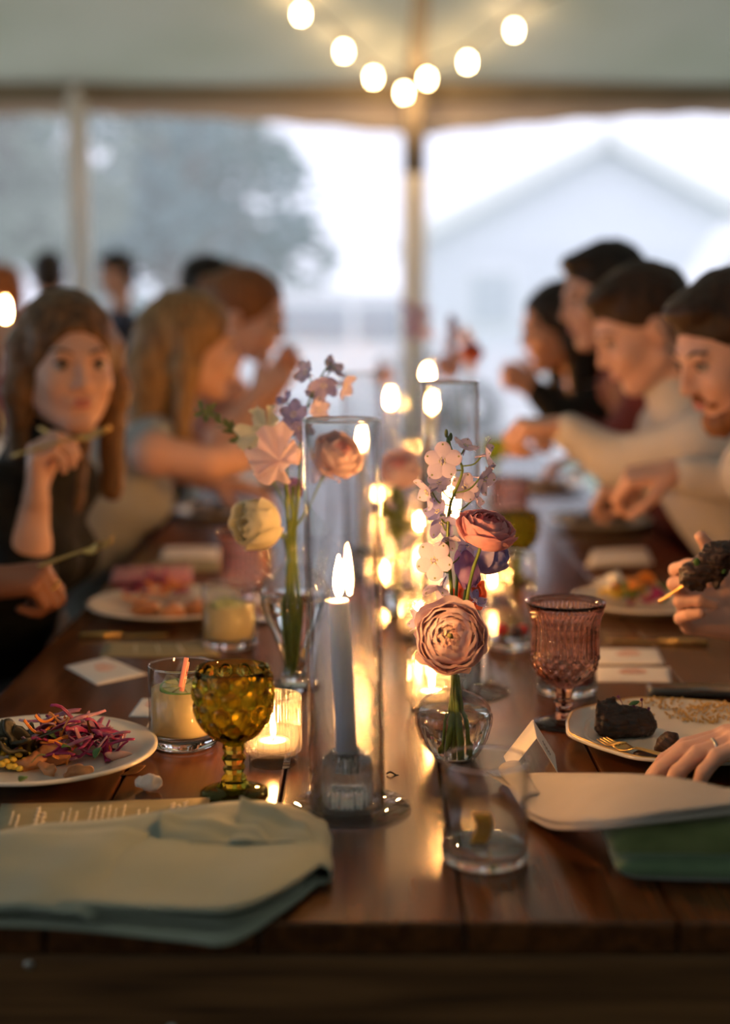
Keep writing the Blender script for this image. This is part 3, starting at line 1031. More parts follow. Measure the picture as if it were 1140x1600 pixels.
green_goblet(808, 0, 'olive green goblet standing beyond the tall highball glass', Y=2.75)
green_goblet(770, 0, 'olive green goblet on the far table near the seated men', Y=4.6)

def pink_goblet(px, py, label, Y=None):
    b = P(px, py) if Y is None else PY(px, 800, Y)
    b.z = TZ
    t = thing('goblet', label, 'goblet', b, 0, 'pink cut-glass goblets')
    key = [(0.0505, 0.012), (0.056, 0.022), (0.064, 0.0325), (0.075, 0.0400), (0.088, 0.0428), (0.1, 0.0425), (0.115, 0.0415), (0.13, 0.0418), (0.142, 0.0443), (0.150, 0.0475), (0.157, 0.0498), (0.159, 0.0498)]
    def rad(z):
        for (z0, r0), (z1, r1) in zip(key[:-1], key[1:]):
            if z <= z1:
                return r0 + (r1 - r0) * (z - z0) / (z1 - z0)
        return key[-1][1]
    N0 = 60
    outer = [(rad(0.0505 + 0.1085 * i / N0), 0.0505 + 0.1085 * i / N0) for i in range(N0 + 1)]
    def fn(r, z, a, i):
        if 1 <= i <= N0 + 1:
            if z < 0.091:
                p, q = a * 16 / (2 * math.pi), (z - 0.05) / 0.0155
                u = abs(((p + q) % 1) - 0.5) + abs(((p - q) % 1) - 0.5)
                r += 0.0032 * (u - 0.5)
            elif z < 0.141:
                r += 0.0016 * (abs(math.cos(a * 16)) - 0.6)
            elif z < 0.147:
                r += 0.0011 * math.cos(a * 48)
        return r, z
    inner = [(rad(z) - 0.0036, z) for z in (0.1585, 0.15, 0.142, 0.13, 0.115, 0.1, 0.088, 0.075, 0.066)] + [(0.012, 0.059), (0, 0.0575)]
    mk('bowl', lathe([(0, 0.05)] + outer + inner, 192, fn), M['pglass'], t)
    mk('stem', lathe([(0, 0.0105), (0.015, 0.0107), (0.0105, 0.018), (0.0098, 0.024), (0.0125, 0.028), (0.0128, 0.031), (0.0095, 0.035), (0.0105, 0.043), (0.012, 0.0492), (0, 0.0495)], 8), M['pglass'], t, smooth=False)
    mk('foot', lathe([(0, 0), (0.037, 0), (0.0395, 0.0015), (0.039, 0.0032), (0.03, 0.006), (0.017, 0.0102), (0, 0.0103)], 64), M['pglass'], t)
    return b
pb = pink_goblet(880, 1133, 'pink cut-glass goblet beside the white place card')
tag(mk('water_in_goblet', lathe([(0, 0.0585), (0.0115, 0.060), (0.027, 0.067), (0.0345, 0.076), (0.038, 0.088), (0.038, 0.115), (0.0383, 0.132), (0, 0.132)], 48), M['water'], loc=pb), 'water filling the pink cut-glass goblet by the place card', 'water')
pink_goblet(384, 0, 'pink cut-glass goblet beyond the second lime drink', Y=2.36)
pink_goblet(795, 0, 'pink cut-glass goblet before the reaching hand', Y=3.2)

# ------------------------------------------------------------------ plates
M['china'] = mat('cream_china', (0.74, 0.70, 0.62), rough=0.22, c2=(0.76, 0.72, 0.64), ns=8, coat=0.3)
M['gold'] = mat('brushed_gold', (0.75, 0.48, 0.16), rough=0.28, metal=1)
def plate(px, py, label, r=0.14, scal=False, Y=None):
    b = P(px, py) if Y is None else PY(px, 800, Y)
    b.z = TZ
    t = thing('dinner_plate', label, 'plate', b, 0.2, 'cream dinner plates')
    pr = [(0, 0.003), (r * 0.5, 0.003), (r * 0.55, 0), (r * 0.6, 0), (r * 0.66, 0.004), (r * 0.96, 0.0165), (r, 0.0185), (r, 0.0215), (r * 0.97, 0.0222), (r * 0.86, 0.016), (r * 0.7, 0.0105), (r * 0.64, 0.0075), (0, 0.0072)]
    def fn(r_, z, a, i):
        if scal and 5 <= i <= 9:
            r_ *= 1 + 0.018 * math.cos(a * 8) + 0.006 * math.cos(a * 16)
        return r_, z
    mk('plate_body', lathe(pr, 96, fn), M['china'], t)
    if scal:
        mk('gilt_rim', tube([((r * 0.975) * (1 + 0.018 * math.cos(a * 8) + 0.006 * math.cos(a * 16)) * math.cos(a), (r * 0.975) * (1 + 0.018 * math.cos(a * 8) + 0.006 * math.cos(a * 16)) * math.sin(a), 0.0222) for a in [2 * math.pi * i / 96 for i in range(97)]], 0.0009, 5), M['gold'], t)
        mk('rim_ridge', lathe([(r * 0.80, 0.0138), (r * 0.81, 0.0152), (r * 0.83, 0.0152), (r * 0.84, 0.0152)], 96, lambda q, z, a, i: (q * (1 + 0.02 * math.cos(a * 8)), z + 0.0004)), M['china'], t)
    return b
pl1 = plate(60, 1194, 'plain cream plate of slaw and corn beside the lime drink', r=0.136)
pl2 = plate(271, 957, 'cream plate of slaw behind the white sachets', r=0.15)
pl3 = plate(342, 806, 'cream plate of dark roast near the woman resting her hand on the table', r=0.125)
pr1 = plate(1062, 1164, 'scalloped cream plate with charred beef under the ringed hand', r=0.138, scal=True)
pr2 = plate(1008, 952, 'cream plate of salad in front of the pair of sachets', r=0.13)
pr3 = plate(936, 823, 'cream plate of dark roast in front of the bearded man', r=0.128)
plate(395, 0, 'cream plate on the far table in front of the long-haired women', r=0.14, Y=4.5)
pr4 = plate(848, 0, 'cream plate on the far table in front of the dark-haired man', r=0.14, Y=4.35)

# ------------------------------------------------------------------ food
M['cabbage'] = mat('red_cabbage', (0.23, 0.012, 0.09), rough=0.3, c2=(0.42, 0.04, 0.17), ns=90, transl=0.15)
M['cabbage2'] = mat('red_cabbage_pale', (0.55, 0.34, 0.42), rough=0.3, c2=(0.34, 0.03, 0.14), ns=60, transl=0.15)
M['carrot'] = mat('carrot', (0.75, 0.24, 0.03), rough=0.35, c2=(0.8, 0.32, 0.06), ns=80)
M['chicken'] = mat('grilled_salmon', (0.62, 0.27, 0.10), rough=0.4, c2=(0.38, 0.14, 0.05), ns=45, bump=0.5)
M['corn'] = mat('corn', (0.78, 0.5, 0.04), rough=0.3, c2=(0.85, 0.62, 0.1), ns=60)
M['herb'] = mat('green_herb', (0.05, 0.12, 0.02), rough=0.5, c2=(0.10, 0.2, 0.04), ns=60)
M['beef'] = mat('charred_beef', (0.018, 0.010, 0.007), rough=0.42, c2=(0.07, 0.028, 0.014), ns=55, stretch=(1, 1, 5), bump=1.0)
M['couscous'] = mat('couscous', (0.62, 0.38, 0.1), rough=0.5, c2=(0.75, 0.5, 0.18), ns=200)
M['charcoal_leaf'] = mat('charred_greens', (0.022, 0.02, 0.012), rough=0.5, c2=(0.05, 0.045, 0.02), ns=50, bump=0.8)
M['microgreen'] = mat('purple_microgreen', (0.22, 0.05, 0.14), rough=0.5)
M['jus'] = mat('brown_sauce', (0.42, 0.22, 0.07), rough=0.15)

def food(name, geo, m, label, cat, loc, rot=(0, 0, 0), group=None, smooth=True):
    return tag(mk(name, geo, m, smooth=smooth, loc=loc, rot=rot), label, cat, group)

def shred(L, w, curl, seed, t=0.0012):
    rr = random.Random(seed)
    k1, k2 = rr.uniform(-1, 1), rr.uniform(0.5, 1.6)
    g = grid(lambda u, v: ((u - 0.5) * L, (v - 0.5) * w * (1 - 0.5 * abs(2 * u - 1)) + curl * math.sin(u * 3 + k1) * 0.4, curl * math.cos(u * 3.2 * k2 + k1) + 0.002 * math.sin(v * 3)), 8, 2)
    return thick(g, t)
SHREDS = [shred(0.05, 0.011, 0.008, 1), shred(0.042, 0.007, 0.010, 2), shred(0.06, 0.009, 0.007, 3), shred(0.036, 0.013, 0.006, 4)]
CARS = [shred(0.036, 0.0035, 0.006, 5, 0.0022), shred(0.045, 0.003, 0.009, 6, 0.002)]

def copies(name, geos, mats_, n, label, cat, group, place, seed):
    """one mesh per (shape, material) pair, shared by all the copies"""
    rr = random.Random(seed)
    mes = []
    for g in geos:
        for m in mats_:
            me = bpy.data.meshes.new(name)
            me.from_pydata([tuple(p) for p in g[0]], [], [tuple(q) for q in g[1]])
            me.polygons.foreach_set('use_smooth', [True] * len(me.polygons))
            me.materials.append(m)
            mes.append(me)
    for i in range(n):
        o = inst(name, mes[i % len(mes)])
        loc, rot = place(i, rr)
        o.location = loc
        o.rotation_euler = rot
        tag(o, label, cat, group)

# plate by the lime drink -------------------------------------------------
ctr = pl1
def onplate(base, px, py, z):
    p = P(px, py, base.z + z)
    return p
ZP = 0.0075
for i, (px, py, s, rz) in enumerate(((86, 1180, (0.026, 0.018, 0.009), 0.3), (56, 1164, (0.024, 0.016, 0.012), 1.2), (76, 1202, (0.015, 0.008, 0.006), -0.6), (120, 1206, (0.019, 0.007, 0.006), 0.2), (52, 1188, (0.018, 0.012, 0.009), 0.9))):
    p = onplate(ctr, px, py, ZP + s[2] * 0.9)
    food('salmon_chunk', lump(lump(ellipsoid(*s, 28, 18), 0.008, 50, i * 3.1), 0.0025, 170, i), M['chicken'], 'browned salmon piece under the red slaw beside the lime drink', 'fish', p, (0, 0, rz), 'salmon pieces under the near slaw')
def slaw_at(base, px, py, sx, sy, hz, low=0.009):
    c = onplate(base, px, py, 0)
    def place(i, rr):
        a, q = rr.uniform(0, 6.28), math.sqrt(rr.random())
        z = hz * (1 - q * q) * rr.uniform(0.35, 1.0)
        x, y = c.x + sx * q * math.cos(a), c.y + sy * q * math.sin(a)
        d = math.hypot(x - base.x, y - base.y)
        if d > 0.105:                                   # keep it inside the rim
            x, y = base.x + (x - base.x) * 0.105 / d, base.y + (y - base.y) * 0.105 / d
            d = 0.105
        rise = max(0.0, d - 0.09) * 0.35                # the plate climbs towards its rim
        k = min(1.0, z / 0.022)                         # low pieces lie flat, high ones tumble
        return (x, y, base.z + ZP + low + rise + z), (rr.uniform(-0.7, 0.7) * k, rr.uniform(-0.6, 0.6) * k, rr.uniform(0, 6.28))
    return place
copies('cabbage_shred', SHREDS, [M['cabbage'], M['cabbage'], M['cabbage2']], 84, 'shred of red cabbage in the slaw beside the lime drink', 'cabbage', 'red cabbage shreds beside the lime drink', slaw_at(ctr, 104, 1186, 0.056, 0.050, 0.036), 5)
copies('carrot_shred', CARS, [M['carrot']], 15, 'carrot shred in the slaw beside the lime drink', 'carrot', 'carrot shreds beside the lime drink', slaw_at(ctr, 96, 1186, 0.055, 0.048, 0.042), 6)
kern = lump(ellipsoid(0.0048, 0.0042, 0.0036, 9, 6), 0.0006, 150, 2)
copies('corn_kernel', [kern], [M['corn']], 90, 'corn kernel heaped beside the red slaw', 'corn', 'corn kernels on the near plate', slaw_at(ctr, 14, 1204, 0.038, 0.036, 0.022, 0.0034), 7)
for i, (px, py) in enumerate(((12, 1164), (40, 1158), (-22, 1168), (20, 1152))):
    g = lump(grid(lambda u, v: ((u - 0.5) * 0.042, (v - 0.5) * 0.034, 0.009 * math.sin(u * 5 + i) + 0.01 * math.cos(v * 6)), 14, 12), 0.009, 60, i)
    food('charred_leaf', thick(g, 0.003), M['charcoal_leaf'], 'crumpled charred leaf heaped behind the corn', 'greens', onplate(ctr, px, py, 0.032), (0.3, 0.12 * i, i), 'charred leaves behind the corn')
for i, (px, py) in enumerate(((78, 1148), (104, 1168), (36, 1217), (60, 1184), (152, 1175))):
    g = thick(grid(lambda u, v: ((u - 0.5) * 0.018, (v - 0.5) * 0.010 * math.sin(max(u, 0.05) * 3.0), 0.003 * math.sin(u * 4)), 6, 4), 0.0008)
    food('herb_leaf', g, M['herb'], 'green herb leaf on the slaw beside the lime drink', 'herb', onplate(ctr, px, py, 0.037 - 0.008 * (i % 3)), (0.2, 0.3, i * 1.1), 'herb leaves on the near slaw')
food('salmon_flake', lump(ellipsoid(0.017, 0.006, 0.005, 14, 8), 0.003, 90, 4), mat('pickled_carrot', (0.75, 0.3, 0.2), rough=0.3, c2=(0.8, 0.42, 0.3), ns=60), 'pale orange flake lying apart from the slaw', 'fish', onplate(ctr, 185, 1180, 0.0135), (0, 0, 0.2))

# plate of slaw behind the sachets
for i, (px, py) in enumerate(((226, 952), (268, 958), (306, 950))):
    food('salmon_chunk', lump(ellipsoid(0.025, 0.022, 0.014, 20, 14), 0.005, 60, 9 + i), M['chicken'], 'browned salmon piece on the plate behind the sachets', 'fish', onplate(pl2, px, py, 0.0235), (0, 0, i), 'salmon pieces behind the sachets')
copies('cabbage_shred', SHREDS, [M['cabbage']], 26, 'shred of red cabbage on the plate behind the sachets', 'cabbage', 'red cabbage shreds behind the sachets', slaw_at(pl2, 245, 945, 0.06, 0.05, 0.045), 8)
copies('carrot_shred', CARS, [M['carrot']], 12, 'carrot shred on the plate behind the sachets', 'carrot', 'carrot shreds behind the sachets', slaw_at(pl2, 262, 950, 0.06, 0.05, 0.045), 9)
copies('corn_kernel', [kern], [M['corn']], 40, 'corn kernel on the plate behind the sachets', 'corn', 'corn kernels behind the sachets', slaw_at(pl2, 270, 970, 0.06, 0.03, 0.016, 0.0034), 10)

# dark roasts
for nm, base, sp in (('beside the resting hand', pl3, 31), ('in front of the bearded man', pr3, 37), ('on the far plate before the dark-haired man', pr4, 41)):
    for k in range(4):
        rr = random.Random(sp + k)
        sx, sy = ((-0.050, -0.016), (0.004, -0.034), (0.052, -0.006), (0.0, 0.026))[k]
        food('roast_slice', lump(ellipsoid(0.029, 0.020, 0.013, 18, 12), 0.005, 60, sp + k), M['beef'], 'dark roast slice on the plate ' + nm, 'meat', base + Vector((sx, sy, 0.0200)), (0, 0, (1.2, 0.1, 1.9, -0.2)[k]), 'roast slices ' + nm)

# salad plate on the other side
for i in range(16):
    rr = random.Random(60 + i)
    m = [M['herb'], M['corn'], M['china'], M['carrot'], M['cabbage']][i % 5]
    nm = ['lettuce_leaf', 'pepper_strip', 'onion_slice', 'carrot_slice', 'radish_slice'][i % 5]
    lb = ['green lettuce leaf', 'yellow pepper strip', 'pale onion slice', 'orange carrot slice', 'red radish slice'][i % 5] + ' in the salad below the raised fork'
    g = thick(lump(grid(lambda u, v: ((u - 0.5) * 0.045, (v - 0.5) * 0.03, 0.01 * math.sin(u * 4 + i) * math.cos(v * 3)), 8, 6), 0.005, 60, i), 0.002)
    food(nm, g, m, lb, 'salad', pr2 + Vector((rr.uniform(-0.07, 0.04), rr.uniform(-0.05, 0.05), 0.02 + 0.02 * rr.random() + 0.001 * i)), (rr.uniform(-0.6, 0.6), rr.uniform(-0.6, 0.6), rr.uniform(0, 6)), 'salad pieces below the raised fork')

# scalloped plate with charred beef
bp_ = onplate(pr1, 978, 1160, 0)
F_ = Field((-0.06, -0.06, -0.01), (0.06, 0.06, 0.08), 0.002)
F_.cone((-0.022, -0.004, 0.014), (0.022, 0.004, 0.012), 0.017, 0.015, 0.008)
F_.cone((-0.024, 0.0, 0.03), (0.014, 0.006, 0.022), 0.012, 0.012, 0.008)
F_.cone((-0.026, 0.002, 0.034), (-0.018, 0.0, 0.046), 0.008, 0.003, 0.006)
F_.cone((-0.033, -0.006, 0.02), (-0.036, -0.004, 0.044), 0.004, 0.0015, 0.004)
v, f = F_.mesh()
v = [(p[0], p[1], max(p[2], 0.0)) for p in lump(lump((v, f), 0.0035, 90, 2.0), 0.0018, 260, 5.0)[0]]
food('charred_beef', (v, f), M['beef'], 'charred chunk of braised beef on the scalloped plate', 'meat', (bp_.x, bp_.y, pr1.z + 0.0085))
food('beef_scrap', lump(ellipsoid(0.013, 0.008, 0.018, 12, 10), 0.005, 80, 3), M['beef'], 'smaller charred beef scrap beside the ringed hand', 'meat', onplate(pr1, 1043, 1165, 0.022), (0.3, 0.4, 0.2))
food('beef_crumb', lump(ellipsoid(0.018, 0.01, 0.006, 12, 8), 0.004, 80, 5), M['beef'], 'flat shred of beef under the gold fork', 'meat', onplate(pr1, 1012, 1180, 0.014), (0, 0, 0.1))
V, F2 = [], []
rr = random.Random(3)
og = ellipsoid(0.0016, 0.0016, 0.0014, 6, 4)
GR = []
def plate_h(x, y, base, r):
    q = math.hypot(x - base.x, y - base.y) / r
    pts = [(0, 0.0072), (0.64, 0.0075), (0.7, 0.0105), (0.80, 0.0152), (0.86, 0.0165), (0.97, 0.0222)]
    for (a, za), (b, zb) in zip(pts[:-1], pts[1:]):
        if q <= b:
            return base.z + za + (zb - za) * (q - a) / (b - a)
    return None
def grain(x, y, up):
    h = plate_h(x, y, pr1, 0.138)
    if h is not None:
        GR.append(tr(og, x, y, h + 0.0016 + up))
for i in range(240):
    q = math.sqrt(rr.random()); a = rr.uniform(0, 6.28)
    c = onplate(pr1, 1128, 1132, 0)
    grain(c.x - 0.012 + 0.055 * q * math.cos(a), c.y + 0.025 * q * math.sin(a), 0.012 * (1 - q) * rr.random())
for i in range(110):
    c = onplate(pr1, 1030, 1120, 0)
    grain(c.x + rr.gauss(0, 0.025), c.y + rr.gauss(0, 0.014), 0)
co = food('couscous', join(*GR), M['couscous'], 'golden couscous grains scattered on the scalloped plate', 'couscous', (0, 0, 0))
kind(co, 'stuff')
for i, (x, y, x2, y2) in enumerate(((-0.005, 0.006, -0.010, 0.05), (0.013, 0.004, 0.018, 0.044), (0.02, 0.0, 0.026, 0.024), (0.016, 0.0, 0.008, 0.03))):
    c = Vector((bp_.x, bp_.y, pr1.z + 0.030))
    food('microgreen', join(tube(spline([(x, y, -0.002), ((x + x2) / 2 + 0.003, y, y2 * 0.3), (x2, y, y2 * 0.5)], 4), 0.0006, 5), ellipsoid(0.002, 0.0012, 0.0022, 6, 4, (x2, y, y2 * 0.5))), M['microgreen'], 'thin purple microgreen sprig on the charred beef', 'herb', c, (0, 0, 0), 'microgreen sprigs')
food('herb_leaf', thick(grid(lambda u, v: ((u - 0.5) * 0.014, (v - 0.5) * 0.008 * math.sin(max(u, 0.05) * 3), 0.003 * u), 6, 4), 0.0008), M['herb'], 'small green leaf on top of the charred beef', 'herb', (bp_.x + 0.008, bp_.y, pr1.z + 0.048), (0.3, 0, 0.4))

# ------------------------------------------------------------------ gold cutlery
def fork(label, a, b, up=(0, 0, 1), L=0.19):
    """handle end a, tine end b"""
    a, b = Vector(a), Vector(b)
    d = (b - a).normalized()
    u = (Vector(up) - d * d.dot(Vector(up))).normalized()
    s = u.cross(d)
    m = Matrix((d, s, u)).transposed().to_4x4()
    t = thing('fork', label, 'fork', a, 0, 'gold cutlery')
    hl = (b - a).length - 0.065
    g = [(0, 0, 0), (hl * 0.5, 0, 0.002), (hl, 0, 0.004), (hl + 0.012, 0, 0.004)]
    v, f = tube(spline(g, 5), [0.0042 - 0.0018 * i / 15 for i in range(16)], 8)
    mk('handle', ([m @ Vector((p[0], p[1], p[2] * 0.6)) for p in v], f), M['gold'], t)
    hd = thick(grid(lambda q, w: (hl + 0.012 + 0.025 * q, (w - 0.5) * (0.006 + 0.016 * min(1, q * 1.6)), 0.0035 - 0.004 * math.sin(q * 3)), 8, 6), 0.0016)
    mk('head', xf(hd, m), M['gold'], t)
    for k in range(4):
        y = (k - 1.5) * 0.0055
        mk('tine', xf(tube([(hl + 0.035, y, 0.003), (hl + 0.05, y, 0.001), (hl + 0.065, y * 0.95, 0.005)], [0.0014, 0.0013, 0.0007], 6), m), M['gold'], t)
    return t
def knife(label, a, b):
    a, b = Vector(a), Vector(b)
    t = thing('knife', label, 'knife', a, math.atan2(b.y - a.y, b.x - a.x), 'gold cutlery')
    L = (b - a).length
    mk('handle', tr(tube([(0, 0, 0.004), (L * 0.25, 0, 0.0045), (L * 0.48, 0, 0.004)], [0.0038, 0.0042, 0.003], 8)), M['gold'], t)
    mk('blade', thick(grid(lambda q, w: (L * 0.47 + L * 0.53 * q, (w - 0.5) * 0.016 * (1 - 0.6 * q * q), 0.0032), 8, 3), 0.0014), M['gold'], t)
fork('gold fork resting on the scalloped plate before the ringed hand', P(1075, 1190, pr1.z + 0.026), P(940, 1160, pr1.z + 0.0165))
knife('gold knife lying beside the sachets and salad plate', P(1105, 1008, TZ), P(948, 1003, TZ))
knife('gold knife lying below the plate of slaw behind the sachets', P(125, 997, TZ), P(262, 994, TZ))

# ------------------------------------------------------------------ linen, paper, small things
M['sage'] = mat('sage_linen', (0.27, 0.31, 0.255), rough=0.85, spec=0.2, c2=(0.30, 0.34, 0.285), ns=14, bump=0.25, bs=900, sheen=0.15)
M['linen'] = mat('pale_linen', (0.40, 0.36, 0.32), rough=0.85, spec=0.2, c2=(0.44, 0.40, 0.355), ns=14, bump=0.25, bs=900, sheen=0.15)
M['olivecard'] = mat('olive_card', (0.26, 0.23, 0.13), rough=0.8, c2=(0.285, 0.25, 0.145), ns=60)
M['ivory'] = mat('ivory_ink', (0.72, 0.66, 0.52), rough=0.7)
M['paper'] = mat('white_card', (0.80, 0.76, 0.72), rough=0.7, c2=(0.83, 0.79, 0.75), ns=40)
M['pinkink'] = mat('pink_ink', (0.72, 0.38, 0.32), rough=0.7)
M['greyink'] = mat('grey_ink', (0.35, 0.32, 0.3), rough=0.7)
M['blackp'] = mat('black_plastic', (0.012, 0.013, 0.015), rough=0.25)
M['screen'] = mat('dark_screen', (0.02, 0.026, 0.026), rough=0.08)
M['pinkcase'] = mat('pink_case', (0.55, 0.22, 0.25), rough=0.4)
M['velvet'] = mat('green_velvet', (0.095, 0.125, 0.042), rough=0.9, spec=0.15, c2=(0.16, 0.19, 0.075), ns=18, stretch=(1, 3, 1), bump=0.4, bs=300, sheen=0.9)
M['velvet_band'] = mat('green_velvet_band', (0.075, 0.135, 0.07), rough=0.9, spec=0.15, c2=(0.12, 0.19, 0.105), ns=18, bump=0.4, bs=300, sheen=0.9)
M['petalwhite'] = mat('white_petal', (0.80, 0.76, 0.74), rough=0.5, c2=(0.84, 0.8, 0.78), ns=50, transl=0.3)

def bil(c, u, v):
    a = c[0].lerp(c[1], u)
    b = c[3].lerp(c[2], u)
    return a.lerp(b, v)

def smooth01(x):
    x = min(max(x, 0), 1)
    return x * x * (3 - 2 * x)

# sage napkin: one cloth folded over itself, open edge towards the table end
def napkin_left():
    o = P(250, 1380)
    t = thing('napkin', 'folded sage green linen napkin hanging over the table end', 'napkin', o)
    def path(u, back, front, top):
        pass
    # outline of the lower layer: back edge and front edge, as (px, py)
    bk = [P(-60, 1318), P(60, 1312), P(180, 1306), P(300, 1290), P(400, 1276), P(468, 1283), P(500, 1304)]
    fr = [P(-60, 1452), P(60, 1455), P(180, 1462), P(290, 1470), P(362, 1474), P(440, 1436), P(503, 1385)]
    for q in fr:
        q.y = max(q.y, 0)
    bkS, frS = spline(bk, 6), spline(fr, 6)
    n = len(bkS) - 1
    def at(L, u):
        x = u * n
        i = min(int(x), n - 1)
        return L[i].lerp(L[i + 1], x - i)
    def wr(u, v, s):
        return 0.0016 * math.sin(u * 11 + v * 5 + s) + 0.0012 * math.sin(v * 13 - u * 6 + s * 2)
    def lower(u, v):
        p = at(bkS, u).lerp(at(frS, u), v)
        z = 0.004 + wr(u, v, 0.3) * 0.5 - 0.0 * v
        if p.y < Y0 + 0.004:                       # beyond the table end: hang a little
            z -= (Y0 + 0.004 - p.y) * 0.10
        return p + Vector((0, 0, z)) - o
    # the cloth doubles back at its right end: U-shaped fold, then the upper layer
    def upper(u, v):
        # u: 0 left end .. 0.82 right, the last part rolls down into the fold
        a = min(u / 0.8, 1.0)
        q = at(bkS, a * 0.985).lerp(at(frS, a * 0.985), 0.035 + 0.93 * v)
        lift = 0.015 + 0.005 * math.sin(a * 3.1) + wr(a, v, 1.7) + 0.006 * v * smooth01((a - 0.5) * 2)
        if u > 0.8:
            w = (u - 0.8) / 0.2 * math.pi
            rr_ = lift * 0.5 - 0.002
            e = at(bkS, 0.985).lerp(at(frS, 0.985), 0.035 + 0.93 * v)
            out = Vector((0.92, -0.15, 0))
            return e + out * (math.sin(w) * rr_ * 1.5) + Vector((0, 0, 0.004 + rr_ + math.cos(w) * rr_)) - o
        return q + Vector((0, 0, lift * smooth01(a * 3 + 0.35))) - o
    mid = lambda u, v: at(bkS, 0.05 + 0.86 * u).lerp(at(frS, 0.05 + 0.86 * u), 0.06 + 0.88 * v) + Vector((0, 0, 0.0085 + 0.002 * math.sin(u * 7) + wr(u, v, 2.2) * 0.6)) - o
    # narrow band wrapped over the left part, with its free edge lying across the cloth
    e0, e1 = P(232, 1338), P(146, 1462)
    def band(u, v):
        c = [P(-60, 1350), e0, e1, P(-60, 1450)]
        p = bil(c, u, v)
        return p + Vector((0, 0, 0.0255 + 0.003 * math.sin(u * 3.0) + wr(u, v, 4) * 0.8 - 0.009 * v * v - 0.006 * smooth01((u - 0.86) * 7))) - o
    # loose flap standing up at the back
    def flap(u, v):
        c = [P(250, 1318), P(372, 1316), P(430, 1352), P(246, 1352)]
        p = bil(c, u, v)
        return p + Vector((0, 0, 0.019 + 0.013 * math.sin(math.pi * min(v * 0.9 + 0.2, 1)) * (1 - 0.5 * u) + wr(u, v, 6))) - o
    def flap2(u, v):
        c = [P(376, 1306), P(474, 1316), P(494, 1352), P(360, 1352)]
        p = bil(c, u, v)
        return p + Vector((0, 0, 0.020 + 0.018 * (1 - v) ** 2 * (1 - u * 0.75) + wr(u, v, 8))) - o
    g = join(thick(grid(lower, 48, 16), 0.0022), thick(grid(mid, 40, 14), 0.0022), thick(grid(upper, 60, 16), 0.0022),
             thick(grid(band, 24, 14), 0.0022), thick(grid(flap, 20, 12), 0.0022), thick(grid(flap2, 16, 12), 0.0022))
    mk('cloth', g, M['sage'], t)
napkin_left()

def menu_card(label, corners, lines, m, seed, group=None):
    o = corners[0].copy()
    o.z = TZ + 0.0002
    t = thing('menu_card', label, 'menu card', o, 0, group)
    c = [q - o for q in corners]
    for q in c:
        q.z = 0
    mk('card', thick(grid(lambda u, v: bil(c, u, v) + Vector((0, 0, 0.0006 + 0.003 * u * u)), 10, 4), -0.0008), m, t)
    rr = random.Random(seed)
    for (u, v0, v1, big) in lines:
        pts = []
        n = int(10 + 26 * (v1 - v0))
        for i in range(n):
            v = v0 + (v1 - v0) * i / (n - 1)
            uu = u + (0.012 if big else 0.006) * math.sin(i * 2.4 + rr.uniform(-0.5, 0.5))
            p = bil(c, uu, v)
            pts.append((p.x, p.y, 0.0022 + 0.003 * uu * uu))
        mk('lettering', tube(pts, 0.0007 if big else 0.0005, 4), M['ivory'], t)
menu_card('olive menu card with ivory lettering under the sage napkin', [P(2, 1257), P(328, 1251), P(318, 1311), P(-14, 1316)],
          [(0.07, 0.25, 0.62, 0), (0.10, 0.35, 0.7, 0), (0.19, 0.15, 0.7, 1), (0.22, 0.3, 0.85, 1), (0.31, 0.3, 0.6, 0), (0.34, 0.2, 0.75, 0), (0.375, 0.3, 0.7, 0),
           (0.44, 0.2, 0.8, 0), (0.47, 0.15, 0.8, 0), (0.50, 0.2, 0.75, 0), (0.53, 0.15, 0.7, 0), (0.56, 0.25, 0.8, 0), (0.60, 0.15, 0.75, 0), (0.67, 0.3, 0.6, 0), (0.71, 0.25, 0.65, 0),
           (0.83, 0.15, 0.62, 1), (0.86, 0.2, 0.7, 1), (0.89, 0.12, 0.6, 1)], M['olivecard'], 5)
menu_card('olive menu card tucked behind the lime drink with the clothespin', [P(165, 1003), P(322, 1006), P(345, 1028), P(155, 1026)], [(0.3, 0.2, 0.8, 0), (0.5, 0.2, 0.8, 0), (0.7, 0.2, 0.8, 1)], M['olivecard'], 6)
menu_card('olive menu card lying beyond the pink phone', [P(240, 878), P(345, 878), P(342, 893), P(225, 893)], [(0.4, 0.2, 0.8, 0), (0.6, 0.2, 0.8, 1)], M['olivecard'], 7)

def sachet(label, cs, group='white printed sachets'):
    o = cs[0].copy()
    t = thing('sachet', label, 'sachet', o, 0, group)
    c = [q - o for q in cs]
    top = grid(lambda u, v: bil(c, u, v) + Vector((0, 0, 0.0006 + 0.0042 * (math.sin(math.pi * u) * math.sin(math.pi * v)) ** 0.45)), 14, 12)
    mk('packet', thick(top, -0.0005), M['paper'], t)
    pts = [bil(c, 0.5 + 0.16 * math.cos(a) * (1 + 0.25 * math.sin(3 * a)), 0.5 + 0.16 * math.sin(a)) + Vector((0, 0, 0.0054)) for a in [i * 0.4 for i in range(17)]]
    mk('printed_emblem', tube(pts, 0.0007, 4), M['pinkink'], t)
    for s in (-1, 1):
        pts = [bil(c, 0.36 + 0.28 * i / 9, 0.5 + s * 0.05 + 0.03 * math.sin(i * 2)) + Vector((0, 0, 0.0055)) for i in range(10)]
        mk('printed_line', tube(pts, 0.0006, 4), M['pinkink'], t)
sachet('white square sachet with pink print behind the near cream plate', [P(101, 1042), P(165, 1027), P(231, 1054), P(152, 1071)])
sachet('corner of a white sachet beside the clothespin drink', [P(201, 1120), P(222, 1092), P(262, 1092), P(262, 1122)])
sachet('white sachet with pink print, the one of the pair nearer the black phone', [P(928, 1042), P(1046, 1043), P(1049, 1067), P(930, 1066)])
